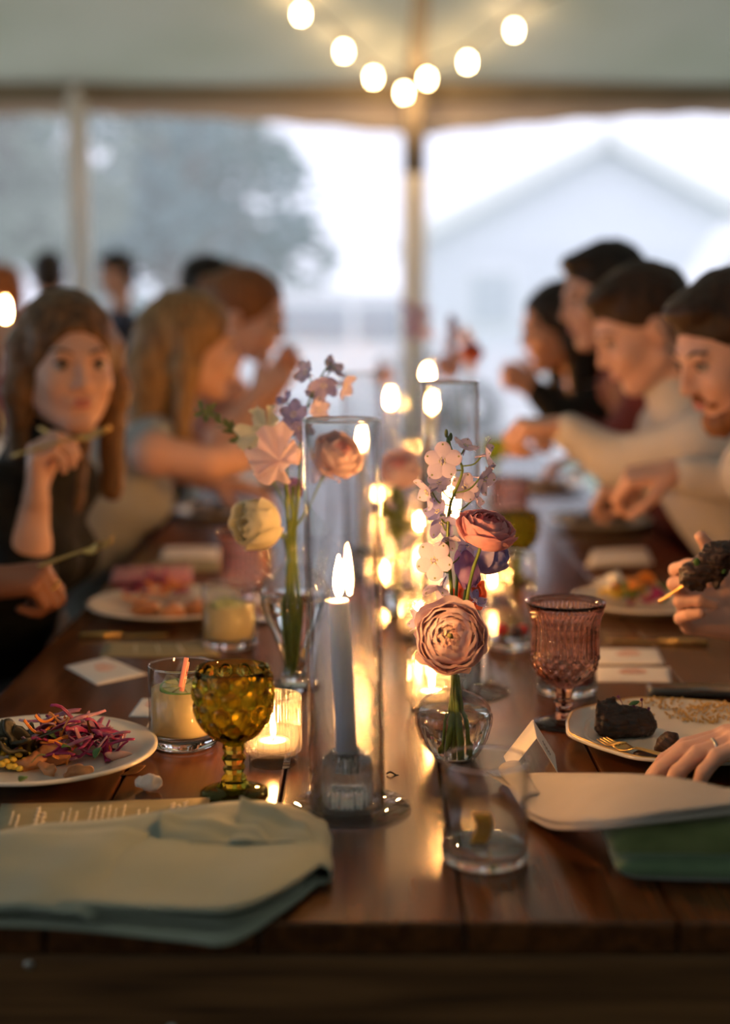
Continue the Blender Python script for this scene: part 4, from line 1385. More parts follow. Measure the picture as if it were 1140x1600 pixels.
sachet('white sachet with pink print, the one of the pair nearer the gold knife', [P(930, 1014), P(1027, 1014), P(1038, 1038), P(930, 1038)])
def flat_card(label, cs):
    o = cs[0].copy()
    c = [q - o for q in cs]
    tag(mk('note_card', thick(grid(lambda u, v: bil(c, u, v) + Vector((0, 0, 0.001 + 0.002 * math.sin(u * 3))), 8, 3), -0.0008), M['paper'], loc=o), label, 'card')
flat_card('white card lying before the bearded man', [P(925, 861), P(1010, 858), P(1020, 881), P(915, 886)])
flat_card('white card lying beyond the pink phone', [P(255, 856), P(342, 856), P(342, 874), P(250, 874)])

# tent-folded place card
a_, b_, c_ = P(800, 1183), P(872, 1205), PY(829, 1124, P(829, 1178).y)
pc = thing('place_card', 'white folded place card standing beside the pink goblet', 'place card', P(835, 1190))
o = pc.location
rid0 = PY(829, 1124, 1.60) - o
rid1 = rid0 + Vector((0.012, 0.05, -0.001))
f0, f1 = P(787, 1187) - o, P(812, 1213) - o
lf0 = P(788, 1206) - o
ridge_b, ridge_a = PY(832, 1125, 1.612) - o, PY(838, 1154, 1.556) - o
LA, LB = P(797, 1206) - o, P(787, 1182) - o
RA, RB = P(870, 1207) - o, P(866, 1179) - o
mk('front_leaf', thick(grid(lambda u, v: bil([LA, LB, ridge_b, ridge_a], u, v), 3, 5), 0.0006), M['paper'], pc, smooth=False)
mk('back_leaf', thick(grid(lambda u, v: bil([ridge_a, ridge_b, RB, RA], u, v), 3, 5), 0.0006), M['paper'], pc, smooth=False)
pts = [bil([ridge_a, ridge_b, RB, RA], 0.35 + 0.1 * math.sin(i * 1.9), 0.3 + 0.4 * i / 14) + Vector((0.0012, 0, 0.0008)) for i in range(15)]
mk('lettering', tube(pts, 0.0005, 4), M['greyink'], pc)

# phones
def phone(label, cs, mcase, mscr):
    o = cs[0].copy()
    w = (cs[1] - cs[0]).length
    d = (cs[3] - cs[0]).length
    t = thing('phone', label, 'phone', o, math.atan2((cs[1] - cs[0]).y, (cs[1] - cs[0]).x))
    mk('case', box(w, d, 0.009, 0.0035, (w / 2, d / 2, 0.0045), 3), mcase, t)
    mk('screen', box(w - 0.008, d - 0.008, 0.0008, 0.0003, (w / 2, d / 2, 0.0093)), mscr, t)
    mk('camera_bump', box(0.02, 0.02, 0.0015, 0.0006, (0.02, d - 0.02, -0.0002 + 0.0008)), mscr, t)
phone('black phone lying behind the scalloped plate', [P(1016, 1091), P(1170, 1094), None, P(1022, 1076)], M['blackp'], M['screen'])
phone('phone in a pink case lying behind the plate of slaw', [P(172, 914), P(300, 911), None, P(178, 893)], M['pinkcase'], M['pinkcase'])

# crumpled white petal + bits
pt_old = grid(lambda u, v: ((u - 0.5) * 0.034 * (0.6 + 0.6 * math.sin(v * 3)), (v - 0.5) * 0.026, 0.010 + 0.008 * math.sin(u * 3.1) * math.sin(v * 3.1) - 0.004 * math.cos(u * 9)), 14, 12)
tag(mk('fallen_petal', lump(ellipsoid(0.0155, 0.011, 0.0085, 24, 16, (0, 0, 0.0085)), 0.0035, 130, 2), M['petalwhite'], loc=P(232, 1236) + Vector((0, 0, 0.001))), 'crumpled white petal fallen beside the green goblet', 'petal')
tag(mk('fallen_petal', thick(grid(lambda u, v: ((u - 0.5) * 0.03, (v - 0.5) * 0.014 * math.sin(max(u, 0.06) * 3), 0.003 + 0.006 * u * u), 8, 4), 0.0008), mat('dry_petal', (0.35, 0.2, 0.12), rough=0.5, transl=0.4), loc=P(208, 1208) + Vector((0, 0, -0.0022)), rot=(0, 0, 0.6)), 'dry translucent petal fallen beside the near cream plate', 'petal')
tag(mk('dry_leaf_bit', thick(grid(lambda u, v: ((u - 0.5) * 0.014, (v - 0.5) * 0.004, 0.002 + 0.002 * math.sin(u * 5)), 6, 2), 0.001), M['wick'], loc=P(613, 1211)), 'tiny dry leaf bit on the table beside the hurricane base', 'leaf')

# velvet clutch
co_ = P(1060, 1345)
cl = thing('clutch_bag', 'green velvet clutch bag lying under the pale napkin', 'clutch bag', P(1062, 1335) + Vector((0, -0.034, 0)), R(-1.5))
def pillow(lx, ly, lz, ex=0.28, n=40, m=24):
    V, F = [], []
    for i in range(m + 1):
        ph = -math.pi / 2 + math.pi * i / m
        for j in range(n):
            th = 2 * math.pi * j / n
            sg = lambda w, e: math.copysign(abs(w) ** e, w)
            cx = sg(math.cos(ph), 0.55)
            V.append((lx * cx * sg(math.cos(th), ex), ly * cx * sg(math.sin(th), ex), lz * sg(math.sin(ph), 0.9)))
    for i in range(m):
        for j in range(n):
            k = (j + 1) % n
            F.append((i * n + j, i * n + k, (i + 1) * n + k, (i + 1) * n + j))
    return V, F
body = lump(pillow(0.112, 0.062, 0.029), 0.003, 22, 1.0)
mk('body', tr(body, 0.034, 0.024, 0.031), M['velvet'], cl)
mk('lower_band', tr(lump(pillow(0.108, 0.034, 0.0135), 0.002, 22, 3.0), 0.034, -0.013, 0.0145), M['velvet_band'], cl)
mk('piping', tube(spline([(-0.07, -0.040, 0.027), (-0.02, -0.0435, 0.0285), (0.05, -0.0435, 0.028), (0.13, -0.040, 0.027)], 6), 0.0016, 6), M['velvet_band'], cl)

# pale napkin lying over the clutch
def napkin_right():
    o = P(960, 1260)
    t = thing('napkin', 'pale linen napkin draped over the green clutch', 'napkin', o)
    bk = [P(800, 1222, TZ + 0.004), P(860, 1216, TZ + 0.02), P(960, 1216, TZ + 0.042), P(1060, 1228, TZ + 0.058), P(1170, 1250, TZ + 0.062)]
    fr = [P(826, 1277, TZ + 0.006), P(868, 1297, TZ + 0.012), P(925, 1298, TZ + 0.042), P(1020, 1284, TZ + 0.060), P(1180, 1268, TZ + 0.063)]
    b_, f_ = spline(bk, 6), spline(fr, 6)
    n = len(b_) - 1
    def at(L, u):
        x = u * n
        i = min(int(x), n - 1)
        return L[i].lerp(L[i + 1], x - i)
    def sheet(dz, s, e=0.0):
        def fn(u, v):
            p = at(b_, u).lerp(at(f_, u), v)
            return p + Vector((0, e * v, dz + 0.006 * math.sin(v * math.pi) * (1 - u * 0.5) + 0.0014 * math.sin(u * 9 + v * 4 + s))) - o
        return fn
    # rolled left end
    def roll(u, v):
        a = P(800, 1218).lerp(P(835, 1272), v)
        w = u * math.pi * 1.15
        return a + Vector((-0.014 * math.sin(w), -0.003 * math.sin(w), 0.004 + 0.008 * (1 - math.cos(w)))) - o
    def flat(u, v):
        p = bil([P(758, 1226), P(850, 1232), P(900, 1292), P(842, 1280)], u, v)
        return p + Vector((0, 0, 0.003 + 0.01 * (1 - u) ** 3)) - o
    mk('cloth', join(thick(grid(sheet(0, 0), 40, 14), 0.002), thick(grid(sheet(0.0045, 1.0, 0.004), 40, 14), 0.002), thick(grid(roll, 16, 12), 0.002), thick(grid(flat, 12, 10), 0.002)), M['linen'], t)
napkin_right()

# ------------------------------------------------------------------ vases and flowers
M['stem'] = mat('flower_stem', (0.10, 0.18, 0.03), rough=0.4, c2=(0.17, 0.25, 0.05), ns=40, transl=0.1)
M['leaf'] = mat('sprig_leaf', (0.12, 0.17, 0.06), rough=0.5, c2=(0.2, 0.24, 0.1), ns=40, transl=0.25)
def petal_mat(n, a, b, ns=70, tl=0.38):
    return mat(n, a, rough=0.5, c2=b, ns=ns, stretch=(1, 1, 0.35), transl=tl, spec=0.3)
M['blush'] = petal_mat('blush_petal', (0.86, 0.62, 0.64), (0.90, 0.72, 0.73))
M['blush_in'] = petal_mat('blush_inner_petal', (0.82, 0.50, 0.48), (0.88, 0.72, 0.66))
M['rose'] = petal_mat('rose_petal', (0.84, 0.36, 0.40), (0.88, 0.50, 0.52))
M['rose_in'] = petal_mat('rose_inner_petal', (0.72, 0.14, 0.17), (0.78, 0.24, 0.25))
M['cream'] = petal_mat('cream_petal', (0.78, 0.74, 0.52), (0.82, 0.78, 0.60))
M['lilac'] = petal_mat('lilac_petal', (0.50, 0.45, 0.68), (0.62, 0.55, 0.74), tl=0.28)
M['blue'] = petal_mat('blue_petal', (0.27, 0.28, 0.64), (0.40, 0.38, 0.70), tl=0.28)
M['purple'] = petal_mat('purple_petal', (0.25, 0.12, 0.38), (0.42, 0.28, 0.58))
M['coral'] = petal_mat('coral_petal', (0.80, 0.16, 0.07), (0.85, 0.26, 0.12))
M['dot'] = mat('petal_dot', (0.14, 0.17, 0.06), rough=0.6)
M['pistil'] = mat('flower_centre', (0.07, 0.08, 0.03), rough=0.6, c2=(0.3, 0.3, 0.12), ns=300)
M['stamen'] = mat('pale_stamen', (0.75, 0.70, 0.45), rough=0.6)

def vase(label, b, prof, fn=None, n=96, water=None, group=None):
    t = thing('bud_vase', label, 'vase', b, 0, group)
    inner = []
    for r, z in reversed(prof[1:]):
        inner.append((max(r - 0.0022, 0.0012), max(z, prof[1][1] + 0.004)))
    mk('vase_glass', lathe(prof + inner[:-1] + [(0, prof[1][1] + 0.004)], n, fn), M['tglass'], t)
    if water:
        w = [(0, prof[1][1] + 0.0048)] + [(max(r - 0.0032, 0.001), max(z, prof[1][1] + 0.005)) for r, z in prof[1:] if z < water] + [(water_r(prof, water) - 0.0032, water), (0, water)]
        mk('water', lathe(w, 72, fn), M['vwater'], t)
    return t
def water_r(prof, z):
    for (r0, z0), (r1, z1) in zip(prof[:-1], prof[1:]):
        if z0 <= z <= z1 and z1 > z0:
            return r0 + (r1 - r0) * (z - z0) / (z1 - z0)
    return prof[-1][0]

def ranunculus(label, c, axis, rad, mi, mo, stem, n=44, open_=46.0, flat=0.72, seed=1, close=10.0, name='ranunculus', pist=True, lift=0.72):
    rr = random.Random(seed)
    stem = [Vector(p) for p in stem]
    t = thing(name, label, 'flower', stem[0])
    o = stem[0]
    c = Vector(c)
    ax = Vector(axis).normalized()
    path = spline(stem + [c - ax * rad * flat * 0.55], 5)
    mk('stem', tube([p - o for p in path], 0.0020, 8), M['stem'], t)
    m = TM(c - o, ax, 0)
    for i in range(n):
        q = i / (n - 1)
        r = rad * (0.20 + 0.80 * q ** 0.8)
        r *= rr.uniform(0.95, 1.05)
        th1 = R(close + (open_ - close) * q ** 1.3 + rr.uniform(-8, 8))
        up_ = (rad - r) * flat * lift
        th0 = R(158)
        ph = i * 2.39996 + rr.uniform(-0.2, 0.2)
        hw = R(66 - 14 * q)
        s1, s2 = rr.uniform(0, 6), rr.uniform(0, 6)
        rough_ = 0.10 if q < 0.4 else 0.045
        def fn(u, v):
            uu = 2 * u - 1
            w = math.sqrt(max(0.02, 1 - ((v - 0.62) / 0.66) ** 2))
            th = th0 + (th1 + R(20) * abs(uu) ** 2.6 - th0) * v
            p_ = ph + hw * uu * w
            k = r * (1 + rough_ * math.sin(uu * 6 + s1) * v * v + 0.02 * math.sin(v * 7 + s2))
            k *= 1 + (0.05 + 0.10 * q) * smooth01((v - 0.7) * 3.4)
            return m @ Vector((k * math.sin(th) * math.cos(p_), k * math.sin(th) * math.sin(p_), k * math.cos(th) * flat + up_))
        mk('petal', grid(fn, 8, 8), mi if q < 0.32 else mo, t)
    if pist:
        mk('pistil', xf(tr(lump(ellipsoid(rad * 0.12, rad * 0.09, rad * 0.2, 12, 8), rad * 0.03, 300, seed), 0, 0, rad * flat * lift * 0.75), m), M['pistil'], t)
    return t

def _petal5(L, w, cup, mt, tip):
    def fn(u, v):
        uu = 2 * v - 1
        ww = w * max(0.10, math.sqrt(max(0.0, 1 - ((u - 0.56) / 0.47) ** 2)))
        return (L * u, uu * ww * 0.5, cup * L * (u * u) - 0.10 * L * uu * uu * u + 0.03 * L * math.sin(u * 5))
    v, f = grid(fn, 10, 7)
    me = bpy.data.meshes.new('petal')
    me.from_pydata([tuple(p) for p in v], [], f)
    me.polygons.foreach_set('use_smooth', [True] * len(f))
    me.materials.append(mt)
    me.materials.append(M['dot'])
    if tip:
        for k in (8 * 7 + 3,):
            me.polygons[k].material_index = 1
    return me
PET = {}
def floret(parent, o, c, axis, s, key, spin=0.0, cup=0.25, missing=()):
    kk = (key, round(cup, 2))
    if kk not in PET:
        PET[kk] = [_petal5(1.0, 0.90, cup, M[key], True), _petal5(0.92, 0.82, cup + 0.05, M[key], True)]
    m = TM(Vector(c) - o, axis, spin, s)
    spur = tube([(0, 0, 0.02), (0, 0.03, -0.3), (0.05, 0.10, -0.75)], [0.12, 0.09, 0.03], 7)
    st = join(*[tr(ellipsoid(0.09, 0.035, 0.05, 6, 4), 0.16 * math.cos(a), 0.16 * math.sin(a), 0.10) for a in (0.3, 1.6, 2.9, 4.2, 5.4)])
    me_n = len(spur[1])
    g = join(spur, st)
    fl = mk('floret', g, M[key], parent, mats=[M[key], M['stamen']], fm=[0] * me_n + [1] * (len(g[1]) - me_n))
    fl.matrix_basis = m
    for k in range(5):
        if k in missing:
            continue
        inst('petal', PET[kk][k % 2], fl, Matrix.Rotation(k * 2 * math.pi / 5, 4, 'Z') @ Matrix.Translation((0.06, 0, 0)))
    return fl

def delphinium(label, stem, flo, Y):
    o = Vector(stem[0])
    t = thing('delphinium', label, 'flower', o)
    path = spline(stem, 6)
    n = len(path)
    mk('stem', tube([p - o for p in path], [0.0026 - 0.0014 * i / n for i in range(n)], 8), M['stem'], t)
    for i, (px, py, dy, ax, s, key, cup) in enumerate(flo):
        c = PY(px, py, Y + dy)
        # join to the nearest stem point a little below
        best = min(path, key=lambda q: (q - c).length + 3 * max(0, q.z - c.z + 0.012))
        a = Vector(ax).normalized()
        mk('pedicel', tube(spline([best - o, (best + c) * 0.5 - o + Vector((0, 0, -0.004)), c - a * s * 0.25 - o], 4), 0.0009, 6), M['stem'], t)
        floret(t, o, c, a, s, key, i * 0.7, cup)
    tip = path[-1] - o
    for k in range(3):
        mk('bud', ellipsoid(0.0022, 0.0022, 0.005, 8, 6, (tip.x + 0.003 * math.sin(k * 2), tip.y + 0.002 * math.cos(k * 2), tip.z + 0.004 * k - 0.003)), M['leaf'], t)
    return t

# --- round bud vase with the blush ranunculus
vb = P(708, 1187)
flute = lambda r, z, a, i: (r * (1 + 0.018 * (abs(math.cos(a * 9)) - 0.6)), z)
vase('round fluted glass bud vase holding blush ranunculus and delphinium', vb,
     [(0, 0), (0.021, 0), (0.026, 0.003), (0.033, 0.014), (0.040, 0.028), (0.0445, 0.044), (0.0448, 0.053), (0.041, 0.065), (0.033, 0.074), (0.0215, 0.0795), (0.0135, 0.083), (0.0098, 0.088), (0.0098, 0.092), (0.0125, 0.0965), (0.0132, 0.100), (0.011, 0.104), (0.0105, 0.106)],
     flute, 108, 0.058, 'glass bud vases')
VY = vb.y
def V1(dx, dy, z):
    return vb + Vector((dx, dy, z))
cR = PY(703, 996, VY - 0.050)
ranunculus('large blush pink ranunculus facing out above the round vase', cR, (-0.10, -0.93, 0.30), 0.0390, M['blush_in'], M['blush'],
           [V1(0.008, 0.0, 0.010), V1(0.002, 0, 0.05), V1(-0.001, -0.002, 0.09), V1(0, -0.005, 0.106), V1(-0.002, -0.014, 0.124)], n=66, open_=67, seed=3, flat=0.8, close=22, lift=0.44)
ranunculus('rose pink ranunculus tilted upward beside the delphinium', PY(759, 829, VY - 0.016), (0.22, -0.30, 0.92), 0.033, M['rose_in'], M['rose'],
           [V1(-0.006, 0.003, 0.012), V1(0.0, 0.002, 0.06), V1(0.003, 0.002, 0.105), PY(733, 915, VY - 0.002), PY(748, 862, VY - 0.010)], n=40, open_=72, seed=5, flat=0.62, close=14, pist=False)
ranunculus('purple lisianthus under the rose ranunculus', PY(764, 874, VY + 0.050), (0.75, -0.35, 0.45), 0.0215, M['purple'], M['blue'],
           [V1(-0.010, 0.004, 0.014), V1(-0.002, 0.004, 0.08), V1(0.002, 0.004, 0.108), PY(730, 908, VY + 0.034), PY(744, 890, VY + 0.048)], n=12, open_=52, seed=6, flat=1.15, name='lisianthus', pist=False)
ranunculus('drooping purple lisianthus bud between the delphinium and the ranunculus', PY(727, 888, VY + 0.026), (0.25, -0.4, -0.75), 0.0165, M['purple'], M['purple'],
           [V1(-0.002, 0.006, 0.016), V1(0.001, 0.006, 0.09), V1(0.0, 0.007, 0.12), PY(714, 900, VY + 0.020), PY(722, 862, VY + 0.026)], n=9, open_=30, seed=8, flat=1.5, name='lisianthus', pist=False)
ranunculus('coral bloom half hidden behind the delphinium stems', PY(730, 928, VY + 0.058), (0.1, -0.9, 0.3), 0.021, M['rose'], M['coral'],
           [V1(0.004, 0.008, 0.016), V1(0.002, 0.006, 0.09), V1(0.002, 0.012, 0.12)], n=16, open_=60, seed=12, pist=False)
S1 = [V1(0.001, 0.004, 0.012), V1(-0.002, 0.003, 0.06), V1(-0.001, 0.003, 0.105), PY(705, 925, VY + 0.004), PY(699, 850, VY + 0.004), PY(703, 790, VY + 0.004), PY(722, 735, VY + 0.004), PY(706, 705, VY + 0.004), PY(700, 684, VY + 0.004)]
S = 0.0175
delphinium('pale lilac delphinium spike rising above the blush ranunculus', S1, [
    (691, 721, -0.014, (-0.15, -0.95, 0.15), S * 1.2, 'lilac', 0.12),
    (668, 769, -0.008, (-0.85, -0.35, -0.35), S * 1.05, 'lilac', 0.45),
    (759, 711, 0.0, (0.95, -0.2, 0.1), S * 1.0, 'lilac', 0.5),
    (756, 748, -0.004, (0.8, -0.5, -0.25), S * 1.1, 'lilac', 0.35),
    (727, 697, 0.006, (0.35, -0.3, 0.9), S * 0.9, 'lilac', 0.3),
    (726, 762, 0.010, (0.1, -0.85, 0.3), S * 0.95, 'lilac', 0.2),
    (743, 779, 0.022, (0.9, -0.3, 0.3), S * 0.75, 'lilac', 0.5),
    (686, 755, 0.012, (-0.2, -0.7, 0.6), S * 0.8, 'lilac', 0.3),
    (684, 800, -0.004, (-0.6, -0.5, 0.5), S * 0.85, 'blue', 0.6),
    (690, 815, 0.004, (0.15, -0.75, -0.6), S * 1.0, 'blue', 0.7),
    (678, 876, -0.012, (-0.2, -0.95, 0.18), S * 1.25, 'lilac', 0.14),
    (697, 843, 0.0, (0.3, -0.5, -0.5), S * 0.8, 'lilac', 0.7),
    (729, 852, 0.030, (0.4, -0.8, 0.3), S * 0.8, 'blue', 0.3),
    (688, 917, 0.0, (-0.35, -0.4, -0.85), S * 1.05, 'lilac', 0.8),
    (652, 968, 0.012, (-0.9, -0.2, 0.2), S * 0.8, 'lilac', 0.6),
    (742, 938, 0.020, (0.6, -0.3, 0.6), S * 0.75, 'blue', 0.6),
    (752, 985, 0.016, (0.9, -0.2, -0.2), S * 0.6, 'blue', 0.6)], VY)
for i, (dx, dy) in enumerate(((0.004, -0.004), (0.009, 0.002))):
    food('cut_stem', tube(spline([V1(dx * 1.6, dy, 0.010), V1(dx, dy * 0.6, 0.06), V1(dx * 0.4, dy * 0.4, 0.10)], 5), 0.0026, 8), M['stem'], 'thick green stem standing in the round vase', 'stem', (0, 0, 0), group='spare stems in the round vase')

# --- footed bud vase
v2 = P(461, 1072)
vase('tall footed glass bud vase behind the first hurricane', v2,
     [(0, 0), (0.034, 0), (0.0365, 0.0015), (0.036, 0.003), (0.028, 0.006), (0.021, 0.012), (0.0185, 0.03), (0.0215, 0.050), (0.029, 0.068), (0.041, 0.095), (0.0485, 0.122), (0.0495, 0.136), (0.043, 0.150), (0.029, 0.162), (0.017, 0.171), (0.0145, 0.180), (0.0152, 0.198), (0.019, 0.210), (0.0195, 0.214)],
     None, 80, 0.13, 'glass bud vases')
Y2 = v2.y
def V2(dx, dy, z):
    return v2 + Vector((dx - 0.004, dy, z))
neck = lambda k: V2(-0.004 + 0.004 * k, 0.002 * (k % 2), 0.205)
ranunculus('cream ranunculus nodding over the footed vase', PY(402, 817, Y2 - 0.040), (-0.62, -0.68, 0.18), 0.0355, M['cream'], M['cream'],
           [V2(0.004, 0.0, 0.02), V2(0.006, 0.0, 0.10), neck(-1), PY(441, 838, Y2 - 0.010)], n=34, open_=58, seed=21, flat=0.95, pist=False, lift=0.35, close=12)
ranunculus('pink ranunculus leaning against the first hurricane', PY(527, 712, Y2 + 0.0), (0.45, -0.65, 0.6), 0.034, M['rose'], M['blush'],
           [V2(-0.004, 0.004, 0.02), V2(-0.002, 0.003, 0.10), neck(1), PY(478, 800, Y2), PY(502, 750, Y2)], n=36, open_=75, seed=22, flat=0.75, pist=False)

def ruffle(label, c, axis, s, mt, stem, seed, name='sweet_pea'):
    rr = random.Random(seed)
    stem = [Vector(p) for p in stem]
    o = stem[0]
    t = thing(name, label, 'flower', o)
    c = Vector(c)
    mk('stem', tube([p - o for p in spline(stem + [c], 5)], 0.0016, 7), M['stem'], t)
    m = TM(c - o, axis, 0)
    for k in range(6):
        s1 = rr.uniform(0, 6)
        L = s * rr.uniform(0.85, 1.1)
        ph = k * 1.05 + rr.uniform(-0.2, 0.2)
        el = (0.25 if k % 2 else 0.75)
        def fn(u, v):
            a = ph + (v - 0.5) * 1.5
            rad = L * u * (1 + 0.06 * math.sin(v * 11 + s1))
            z = L * (el * u + 0.13 * u * u * math.sin(v * 14 + s1))
            return m @ Vector((rad * math.cos(a), rad * math.sin(a), z))
        mk('petal', grid(fn, 7, 14), mt, t)
    return t
ruffle('cream sweet pea above the footed vase', PY(417, 672, Y2), (-0.7, -0.6, 0.2), 0.033, M['cream'], [V2(0.002, -0.004, 0.02), neck(0), PY(448, 790, Y2 - 0.002), PY(446, 700, Y2)], 4)
ruffle('blush sweet pea with broad ruffled petals above the footed vase', PY(436, 720, Y2 - 0.062), (-0.2, -0.75, 0.55), 0.038, M['blush'], [V2(0.0, 0.004, 0.02), neck(0), PY(456, 800, Y2 - 0.012)], 5)
delphinium('blue and violet delphinium spike leaning over the hurricane rim', [V2(0.0, 0.0, 0.016), V2(0.002, 0.0, 0.12), neck(1), PY(466, 780, Y2), PY(470, 690, Y2), PY(480, 635, Y2), PY(498, 595, Y2), PY(512, 572, Y2)], [
    (459, 648, -0.012, (-0.4, -0.85, 0.3), 0.021, 'blue', 0.25), (470, 668, -0.01, (0.1, -0.7, -0.6), 0.019, 'blue', 0.5),
    (497, 641, 0.0, (0.6, -0.7, 0.0), 0.018, 'lilac', 0.4), (478, 582, -0.004, (-0.7, -0.5, 0.3), 0.018, 'lilac', 0.4),
    (506, 601, -0.012, (0.0, -0.75, -0.6), 0.021, 'blue', 0.5), (520, 576, 0.0, (0.6, -0.4, 0.6), 0.018, 'lilac', 0.45),
    (538, 602, 0.004, (0.8, -0.4, -0.35), 0.019, 'lilac', 0.45), (492, 620, 0.012, (0.3, -0.5, 0.7), 0.016, 'lilac', 0.5),
    (447, 628, 0.01, (-0.6, -0.2, 0.75), 0.014, 'blue', 0.8), (462, 760, 0.006, (-0.3, -0.8, -0.3), 0.016, 'purple', 0.5), (487, 735, 0.004, (0.5, -0.7, 0), 0.017, 'blue', 0.4)], Y2)

def leafy(label, stem, n, L, mt, seed, name='leafy_sprig', start=0.45):
    rr = random.Random(seed)
    o = Vector(stem[0])
    t = thing(name, label, 'foliage', o)
    path = spline(stem, 8)
    mk('stem', tube([p - o for p in path], 0.0013, 6), M['stem'], t)
    v, f = grid(lambda u, v: (L * u, (v - 0.5) * L * 0.55 * math.sin(math.pi * min(0.98, 0.06 + 0.92 * u)), 0.12 * L * math.sin(u * 3)), 6, 4)
    me = bpy.data.meshes.new('leaf')
    me.from_pydata([tuple(p) for p in v], [], f)
    me.polygons.foreach_set('use_smooth', [True] * len(f))
    me.materials.append(mt)
    for i in range(n):
        k = int((start + (1 - start) * i / max(n - 1, 1)) * (len(path) - 1))
        d = (path[min(k + 1, len(path) - 1)] - path[max(k - 1, 0)]).normalized()
        ax = (d * 0.6 + Vector((rr.gauss(0, 1), rr.gauss(0, 0.7), rr.gauss(0, 1))).normalized()).normalized()
        y = ax.cross(Vector((rr.gauss(0, 1), -1, rr.gauss(0, 1)))).normalized()
        z = ax.cross(y)
        mm = Matrix((ax, y, z)).transposed().to_4x4()
        inst('leaf', me, t, Matrix.Translation(path[k] - o) @ mm @ Matrix.Scale(rr.uniform(0.7, 1.15), 4))
    return t
leafy('thin green leafy sprig reaching sideways from the footed vase', [V2(0.003, 0.003, 0.02), neck(0), PY(445, 790, Y2 + 0.02), PY(405, 718, Y2 + 0.035), PY(375, 685, Y2 + 0.035), PY(340, 655, Y2 + 0.03), PY(312, 638, Y2 + 0.03)], 20, 0.017, M['leaf'], 3, start=0.62)
for i, k in enumerate((-0.6, 0.2, 0.8)):
    food('cut_stem', tube(spline([V2(0.004 * k, 0.002, 0.018), V2(0.012 * k, 0.003, 0.11), V2(0.006 * k, 0.002, 0.20), PY(455 + 14 * k, 760, Y2)], 5), 0.0027, 8), M['stem'], 'thick green stem standing in the footed vase', 'stem', (0, 0, 0), group='spare stems in the footed vase')

# --- further vases along the tables
def far_vase(label, px, Y, flowers, seed, hgt=0.11):
    b = PY(px, 800, Y)
    b.z = TZ
    vase(label, b, [(0, 0), (0.021, 0), (0.033, 0.014), (0.0445, 0.044), (0.041, 0.065), (0.0215, 0.0795), (0.0105, 0.088), (0.0125, 0.097), (0.0105, hgt)], None, 48, 0.055, 'glass bud vases')
    for k, (kd, fx, fy, r, mi, mo, lab) in enumerate(flowers):
        c = PY(fx, fy, Y + (0.0, 0.05, -0.05, 0.09)[k])
        st = [b + Vector((0.003 * (k % 3 - 1), 0, 0.012)), b + Vector((0.002 * (k % 3 - 1), 0.001 * k, 0.10))]
        if kd == 'r':
            ranunculus(lab, c, (0.1 * (k - 1), -0.6, 0.6), r, M[mi], M[mo], st, n=22, open_=62, seed=seed + k, pist=False)
        elif kd == 'd':
            n = 9
            dz = 0.012
            Yk = Y + (0.0, 0.05, -0.05, 0.09)[k]
            stem = st + [c - Vector((0, 0, 0.1)), c]
            o = st[0]
            rr = random.Random(seed + k)
            fl = []
            for i in range(n):
                q = c - Vector((0, 0, 0.11 * i / n))
                fl.append((fx + rr.uniform(-1, 1) * 0.018 * FPX / Y, fy + 0.11 * FPX / Y * i / n, rr.uniform(-0.01, 0.01), (rr.gauss(0, 1), -0.8, rr.gauss(0, 0.5)), 0.018, mo, 0.35))
            delphinium(lab, stem, fl, Yk)
        else:
            leafy(lab, st + [(st[1] + c) * 0.5 + Vector((0.01, 0, 0)), c], 34, 0.022, M['leaf'], seed + k, start=0.62)
far_vase('round bud vase with leafy stems behind the first hurricane', 622, 2.42, [
    ('r', 626, 735, 0.036, 'rose', 'blush', 'pale pink ranunculus above the leafy vase'),
    ('l', 617, 765, 0, '', '', 'dark leafy sprig in the vase with the pale pink ranunculus'),
    ('l', 600, 790, 0, '', '', 'shorter leafy sprig in the vase with the pale pink ranunculus')], 70)
far_vase('bud vase on the far table holding the coral bloom', 712, 3.95, [
    ('r', 738, 552, 0.03, 'rose_in', 'coral', 'bright coral bloom on the far table'),
    ('d', 706, 500, 0, '', 'lilac', 'pale mauve delphinium behind the coral bloom'),
    ('r', 700, 575, 0.036, 'blush_in', 'blush', 'blush bloom below the coral bloom'),
    ('d', 728, 520, 0, '', 'blush', 'pink delphinium spike beside the coral bloom')], 80)
far_vase('bud vase on the far table holding the violet delphinium', 640, 4.7, [
    ('d', 640, 478, 0, '', 'purple', 'violet delphinium standing before the centre pole'),
    ('r', 598, 588, 0.038, 'rose', 'blush', 'blush bloom beneath the violet delphinium'),
    ('d', 662, 478, 0, '', 'lilac', 'lilac delphinium beside the violet delphinium')], 90)

# ------------------------------------------------------------------ people
def skinmat(n, c, c2):
    return mat(n, c, rough=0.5, spec=0.35, c2=c2, ns=25, sss=0.12, bump=0.05, bs=300)
SK_A = skinmat('fair_skin', (0.62, 0.36, 0.27), (0.66, 0.40, 0.31))
SK_B = skinmat('tan_skin', (0.52, 0.27, 0.18), (0.57, 0.31, 0.21))
SK_C = skinmat('brown_skin', (0.22, 0.085, 0.045), (0.26, 0.11, 0.06))
def hairmat(n, a, b):
    return mat(n, a, rough=0.5, spec=0.3, c2=b, ns=14, stretch=(6, 6, 0.6), bump=0.5, bs=60)
H_BROWN = hairmat('brown_hair', (0.07, 0.035, 0.016), (0.20, 0.10, 0.04))
H_BLOND = hairmat('dark_blond_hair', (0.16, 0.085, 0.03), (0.38, 0.22, 0.09))
H_RED = hairmat('auburn_hair', (0.14, 0.05, 0.016), (0.28, 0.11, 0.035))
H_BLACK = hairmat('black_hair', (0.006, 0.004, 0.003), (0.02, 0.012, 0.008))
H_DARK = hairmat('dark_brown_hair', (0.018, 0.009, 0.005), (0.05, 0.022, 0.01))
